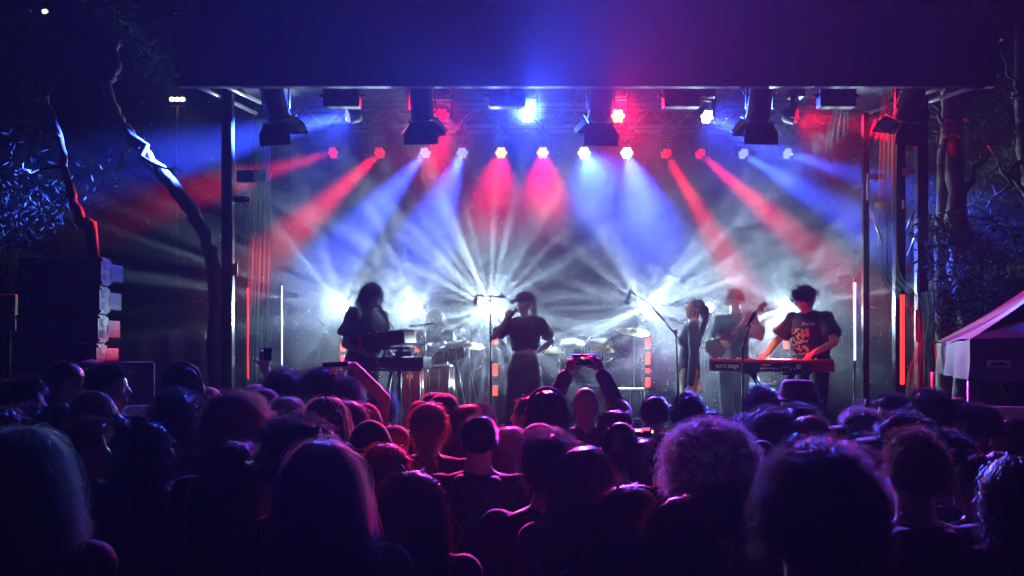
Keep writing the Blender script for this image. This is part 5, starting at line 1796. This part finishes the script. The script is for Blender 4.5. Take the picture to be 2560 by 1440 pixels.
# --- drums
shellm = mat("drum_shell", (0.16, 0.05, 0.03), 0.25, var=0.2, scale=4)
skinm = mat("drum_skin", (0.6, 0.6, 0.58), 0.5)
def drum(name, label, c, r, h, tilt=(0, 0), m=None, legs=False, taper=1.0, cat="drum"):
    o = empty(name, c, 0, label, cat, "drums on the stage")
    o.rotation_euler = (R(tilt[0]), R(tilt[1]), 0)
    prof = [(r * taper, 0), (r * (1.06 if taper < 1 else 1.0), h * 0.55), (r, h)]
    MB().lathe(prof, 28).build("shell", m or shellm, o)
    MB().lathe([(r * 1.0, h + 0.002), (r * 0.96, h + 0.004), (0, h + 0.005)], 28, cap=False).build("drum_head", skinm, o)
    for z in (h - 0.01, 0.01):
        rr = r if z > h / 2 else r * taper
        MB().lathe([(rr * 1.01, z - 0.012), (rr * 1.035, z - 0.012), (rr * 1.035, z + 0.012), (rr * 1.01, z + 0.012)], 28, cap=False).build("hoop", STEEL, o)
    lm = MB().tube([(0, 0, h * 0.12), (0, 0, h * 0.95)], 0.006, 6).mesh("tension_rod")
    for k in range(8):
        a = 2 * math.pi * k / 8
        link("tension_rod", lm, STEEL, o, (r * 1.05 * math.cos(a), r * 1.05 * math.sin(a), 0))
    if legs:
        for k in range(3):
            a = 2 * math.pi * k / 3 + 0.4
            MB().tube([(r * 1.06 * math.cos(a), r * 1.06 * math.sin(a), h * 0.4), (r * 1.1 * math.cos(a), r * 1.1 * math.sin(a), STZ - c[2])], 0.009, 6).build("leg", STEEL, o)
    return o
c = P(1028, 1000, 11.0)
drum("conga", "tall red conga drum below the synthesizers, nearest the left", (c.x, 11.0, STZ + 0.10), 0.145, P(0, 914, 11.0).z - STZ - 0.10, m=mat("conga_red", (0.30, 0.03, 0.03), 0.2), taper=0.75)
c = P(1100, 0, 11.4)
drum("conga", "tall brown conga drum right of the red one", (c.x, 11.4, STZ + 0.10), 0.15, 0.80, taper=0.75, m=mat("conga_brown", (0.16, 0.08, 0.05), 0.25))
c = P(1088, 895, 11.9)
drum("tom_drum", "chrome-hooped tom in front of the fair-haired percussionist", (c.x, 11.9, c.z - 0.05), 0.13, 0.20, (18, 8), legs=True)
c = P(1145, 890, 11.9)
drum("tom_drum", "tilted tom right beside the chrome-hooped one", (c.x, 11.9, c.z - 0.03), 0.12, 0.19, (18, -10), legs=True)
# kit with a front-facing bass drum
kx = P(1472, 960, 12.2)
bd = empty("bass_drum", (kx.x, 12.2, kx.z), 0, "bass drum with maker's lettering behind the filming man", "drum", "drums on the stage")
Mx = Matrix.Rotation(R(90), 4, 'X')
br = 0.28
MB().lathe([(br, -0.40), (br, 0.0)], 36, M=Mx).build("shell", mat("kit_blue", (0.05, 0.06, 0.08), 0.2), bd)
MB().lathe([(br * 0.97, 0.004), (0, 0.006)], 36, M=Mx, cap=False).build("drum_head", mat("dark_skin", (0.05, 0.055, 0.06), 0.4), bd)
MB().lathe([(br * 0.97, -0.02), (br * 1.05, -0.02), (br * 1.05, 0.02), (br * 0.97, 0.02)], 36, M=Mx, cap=False).build("hoop", mat("kit_hoop", (0.10, 0.10, 0.11), 0.3), bd)
for k in range(8):
    a = 2 * math.pi * k / 8 + 0.2
    MB().tube([(br * 1.06 * math.cos(a), -0.03, br * 1.06 * math.sin(a)), (br * 1.06 * math.cos(a), 0.12, br * 1.06 * math.sin(a))], 0.008, 6).build("claw", STEEL, bd)
Mt = Matrix(((1, 0, 0, 0.05), (0, 0, -1, -0.009), (0, 1, 0, -0.015), (0, 0, 0, 1)))
text_part("YAMAHA", 0.055, Mt, txtw, bd, bold=0.0012)
em_ = MB()
em_.lathe([(0.026, 0.0), (0.026, 0.001), (0.020, 0.001), (0.020, 0.0)], 24, M=Matrix.Translation((-0.105, -0.009, -0.015)) @ Mx, cap=False)
for k in range(3):
    a = R(90 + 120 * k)
    em_.tube([(-0.105, -0.009, -0.015), (-0.105 + 0.02 * math.cos(a), -0.009, -0.015 + 0.02 * math.sin(a))], 0.0022, 5)
e_ = em_.build("emblem", txtw, bd)
for dx2, rr, nm in ((-0.20, 0.14, "small tom above the bass drum, its left one"), (0.14, 0.15, "small tom above the bass drum, its right one")):
    drum("tom_drum", nm, (kx.x + dx2, 12.25, kx.z + 0.32), rr, 0.20, (22, 0), m=MATS["kit_blue"])
drum("floor_tom", "floor tom standing right of the bass drum", (kx.x + 0.50, 12.35, STZ + 0.22), 0.19, 0.38, m=MATS["kit_blue"], legs=True)
drum("snare_drum", "snare drum left of the bass drum", (kx.x - 0.45, 12.5, STZ + 0.48), 0.17, 0.14, m=STEEL, legs=True)
brass = mat("cymbal_brass", (0.62, 0.48, 0.2), 0.3, 0.95)
def cymbal(px, py, d, r, tx_, ty_, label):
    p = P(px, py, d)
    o = empty("cymbal", (p.x, d, STZ), 0, label, "cymbal", "cymbals on their stands")
    h = p.z - STZ
    Mc = Matrix.Translation((0, 0, h)) @ Euler((R(tx_), R(ty_), 0)).to_matrix().to_4x4()
    MB().lathe([(r, -0.012), (r * 0.6, 0.0), (r * 0.2, 0.010), (r * 0.16, 0.024), (0.01, 0.034), (0.006, 0.034), (r * 0.15, 0.018), (r * 0.6, -0.004), (r, -0.015)], 30, M=Mc, cap=False).build("disc", brass, o)
    MB().tube([(0, 0, 0.3), (0, 0, h + 0.05)], 0.010, 8).build("rod", STEEL, o)
    for k in range(3):
        a = R(120 * k + 20)
        MB().tube([(0, 0, 0.32), (0.25 * math.cos(a), 0.25 * math.sin(a), 0.0)], 0.010, 6).build("leg", STEEL, o)
cymbal(1398, 872, 12.3, 0.20, 12, -8, "cymbal left of the bass drum")
cymbal(1585, 828, 12.5, 0.22, 14, 6, "bright crash cymbal left of the red light blocks")
cymbal(1510, 868, 12.0, 0.19, 14, 10, "cymbal right above the bass drum")
cymbal(1175, 862, 12.2, 0.17, 14, 6, "small cymbal right of the percussionist's toms")

# --- microphone stands
def micstand(label, base, top, boom=None, mic=None, tbar=None, mt=None):
    o = empty("microphone_stand", (base.x, base.y, STZ), 0, label, "microphone stand", "microphone stands on the stage")
    b0 = Vector((base.x, base.y, STZ))
    m = mt or BLACKM
    MB().tube([(0, 0, 0.03), top - b0], [0.012, 0.009], 8).build("pole", m, o)
    MB().lathe([(0.13, 0), (0.13, 0.012), (0.03, 0.03), (0, 0.03)], 20).build("base", m, o)
    if boom:
        MB().tube([p - b0 for p in boom], 0.0075, 8).build("boom", m, o)
        MB().sphere(top - b0, 0.02, 8, 6).build("clutch", m, o)
    if tbar:
        MB().tube([tbar[0] - b0, tbar[1] - b0], 0.008, 8).build("boom", m, o)
        MB().tube([tbar[1] - b0 - Vector((0.06, 0, 0)), tbar[1] - b0], 0.014, 8).build("grip", BLACK, o)
    if mic:
        a, q = mic[0] - b0, mic[1] - b0
        dv = (q - a).normalized()
        MB().tube([a, q], [0.012, 0.020], 10).build("mic_handle", mat("mic_body", (0.05, 0.05, 0.055), 0.35, 0.4), o)
        MB().sphere(q + dv * 0.018, 0.027, 12, 8).build("mic_head", mat("mic_mesh", (0.12, 0.12, 0.13), 0.45, 0.7), o)
    return o
micstand("straight microphone stand with a crossbar in front of the third star lamp", P(1228, 0, 10.4), P(1226, 742, 10.4), tbar=(P(1190, 738, 10.4), P(1260, 742, 10.4)), mic=(P(1192, 737, 10.4), P(1189, 752, 10.4)))
micstand("boom microphone stand whose long arm crosses the fourth star lamp", P(1700, 0, 10.35), P(1690, 828, 10.3), boom=[P(1700, 850, 10.3), P(1625, 760, 10.3), P(1574, 728, 10.3)], mic=(P(1576, 726, 10.3), P(1568, 752, 10.3)))
micstand("microphone stand with a red-lit mic tipped towards the keyboard player", P(1855, 0, 9.45), P(1857, 872, 9.45), boom=[P(1846, 893, 9.45), P(1860, 860, 9.45), P(1876, 812, 9.45)], mic=(P(1866, 818, 9.45), P(1883, 790, 9.45)))
micstand("short boom stand reaching over the synthesizers to the keyboard player's mouth", P(1000, 0, 10.3), P(1004, 838, 10.1), boom=[P(1012, 860, 9.9), P(985, 822, 10.0), P(965, 795, 10.05), P(952, 770, 10.1)], mic=(P(956, 775, 10.1), P(948, 766, 10.1)))
micstand("microphone stand with a level boom before the percussionist", P(1062, 0, 11.0), P(1062, 812, 11.0), tbar=(P(1085, 808, 11.0), P(1036, 815, 11.0)))
micstand("thin bare stand at the right between the violet tube and the red tube", P(2167, 0, 10.6), P(2167, 735, 10.6), mt=mat("grey_stand", (0.2, 0.2, 0.2), 0.4, 0.6))
# amp and monitors
am = empty("guitar_amplifier", (P(1890, 0, 12.0).x, 12.0, STZ), 0, "grey guitar amplifier with a tiny green light behind the keyboard stand", "amplifier")
MB().box((0, 0, 0.34), (0.46, 0.25, 0.66), bev=0.02).build("cabinet", mat("amp_grey", (0.10, 0.10, 0.11), 0.7), am)
MB().box((0, -0.128, 0.30), (0.40, 0.008, 0.48)).build("grille", mat("amp_cloth", (0.16, 0.16, 0.16), 0.9, bump=0.6, scale=200), am)
MB().box((0, -0.128, 0.60), (0.40, 0.01, 0.07)).build("control_strip", STEEL, am)
MB().sphere((0.17, -0.136, 0.60), 0.012, 8, 6).build("pilot_light", mat("green_led", (0.1, 0.4, 0.3), 0.3, emit=(0.1, 1.0, 0.7), es=4), am)
def wedge(px, d, rz, label):
    o = empty("monitor_wedge", (P(px, 0, d).x, d, STZ), R(rz), label, "loudspeaker", "floor monitors on the stage")
    MB().prism([(-0.22, 0), (0.22, 0), (0.22, 0.12), (-0.05, 0.36), (-0.22, 0.30)], -0.22, 0.22).build("cabinet", cab, o)
    q = Matrix.Translation((0.09, 0, 0.245)) @ Matrix.Rotation(R(41.6), 4, 'Y')
    MB().box((0, 0, 0), (0.30, 0.40, 0.012), M=q).build("grille", gril, o)
wedge(2175, 10.4, 120, "black floor monitor wedge at the right end of the stage")
wedge(1420, 9.75, 90, "black floor monitor wedge in front of the singer")

# --- crowd members with raised arms
def raised(px, top, d, label, hair, hcol, cloth, arms, hands, rz=0, fem=False, gear=None, gcol=None, skin=0, yaw=0, hints=None, sleeve='short'):
    z = CH - (top - HZ) / FPX * d
    full = 1.748 + max(HAIRTOP[hair], GEARTOP.get(gear, 0))
    return figure(label, (px - 1280) / FPX * d, d, 0, rz, z / full, arms, dict(yaw=yaw, pitch=4, fem=fem), hair, hcol, cloth, sleeve, "crowd in front of the stage", gear=gear, gcol=gcol, skin=skin, hands=hands, hints=hints, bcol='denim')
def phone(c, up, nrm, label, glow, long=0.15, wide=0.075):
    o = empty("phone", c, 0, label, "phone", "phones held up in the crowd")
    up = Vector(up).normalized(); n = Vector(nrm); n = (n - up * n.dot(up)).normalized()
    M = Matrix((up.cross(n), n, up)).transposed().to_4x4()
    o.matrix_world = Matrix.Translation(c) @ M
    MB().box((0, 0, 0), (wide, 0.009, long), bev=0.003).build("phone_case", BLACK, o)
    MB().box((0, 0.0052, 0), (wide * 0.92, 0.001, long * 0.93)).build("phone_screen", mat("phone_screen", (0.01, 0.01, 0.015), 0.15), o)
    if glow:
        for k, (u, v, w_, h_) in enumerate(((-0.012, -0.022, 0.010, 0.030), (-0.006, -0.004, 0.008, 0.014), (-0.004, 0.048, 0.012, 0.008), (-0.014, 0.016, 0.010, 0.040))):
            MB().box((u, 0.0060, v), (w_, 0.0008, h_)).build("screen_image", mat("screen_warm" + str(k % 2), (0.3, 0.1, 0.05), 0.4, emit=((1.0, 0.35, 0.08), (0.9, 0.06, 0.10))[k % 2], es=(4.5, 1.4)[k % 2]), o)
    return o
# man filming with both arms up
fd_ = 6.3
phone(P(1461, 900, fd_ - 0.02), (1, 0, 0), (0, -1, 0.05), "phone held level in two hands, its screen showing the stage", True, 0.155, 0.072)
raised(1463, 969, fd_ - 0.25, "bald man filming the drums with both arms raised", 'bald', 'black', 'black', {'l': P(1417, 935, fd_ - 0.06), 'r': P(1505, 932, fd_ - 0.06)},
       {'l': (Vector((0.35, 0.1, 0.9)), Vector((-0.6, -0.6, 0.2)), 34), 'r': (Vector((-0.35, 0.1, 0.9)), Vector((0.6, -0.6, 0.2)), 34)}, hints={'l': (-0.45, 0.1, -1), 'r': (0.45, 0.1, -1)}, skin=1, sleeve='long')
# single raised hand with a phone at the left
phone(P(669, 886, 6.38), (0.05, 0, 1), (0.2, -1, 0), "dark phone held upright in one raised hand under the white tube", False, 0.085, 0.055)
raised(640, 958, 6.6, "person in a dark cap holding one phone up high beside the red curly halo", 'bald', 'black', 'navy', {'r': P(660, 925, 6.42)}, {'r': (Vector((0.1, 0.1, 1)), Vector((0.3, -0.9, 0)), 36)}, gear='backcap', gcol='black', hints={'r': (1, 0.2, -0.5)}, skin=0)
# bent bare arm with a phone, in front of the left keyboard player
phone(P(838, 911, 5.75), (1, 0, 0.05), (0, -1, 0.1), "phone held level by the bent bare arm before the left keyboard player", False, 0.15, 0.03)
raised(866, 944, 6.0, "person with a bent bare arm raised to film the left keyboard player", 'short', 'black', 'navy', {'r': P(885, 915, 5.8)}, {'r': (Vector((-0.95, 0.1, 0.1)), Vector((0, -0.4, 1)), 30)}, hints={'r': (1, -0.2, -0.55)}, skin=0, sleeve='none')
# small lit phone low in the crowd
phone(P(1606, 1082, 4.9), (1, 0, 0.02), (0, -1, 0.15), "small phone with a red-lit screen low in the crowd left of the grey curls", True, 0.10, 0.045)
# plastic cup held up at the right
cup = empty("plastic_cup", P(2148, 1018, 5.0), 0, "clear plastic cup held up beside the olive peaked cap", "cup")
gl = mat("cup_plastic", (0.5, 0.55, 0.6), 0.15, alpha=0.15)
MB().lathe([(0.022, -0.04), (0.025, -0.02), (0.032, 0.04), (0.034, 0.042), (0.030, 0.04), (0.023, -0.02), (0.020, -0.037), (0, -0.037)], 20, cap=False).build("cup_wall", gl, cup)
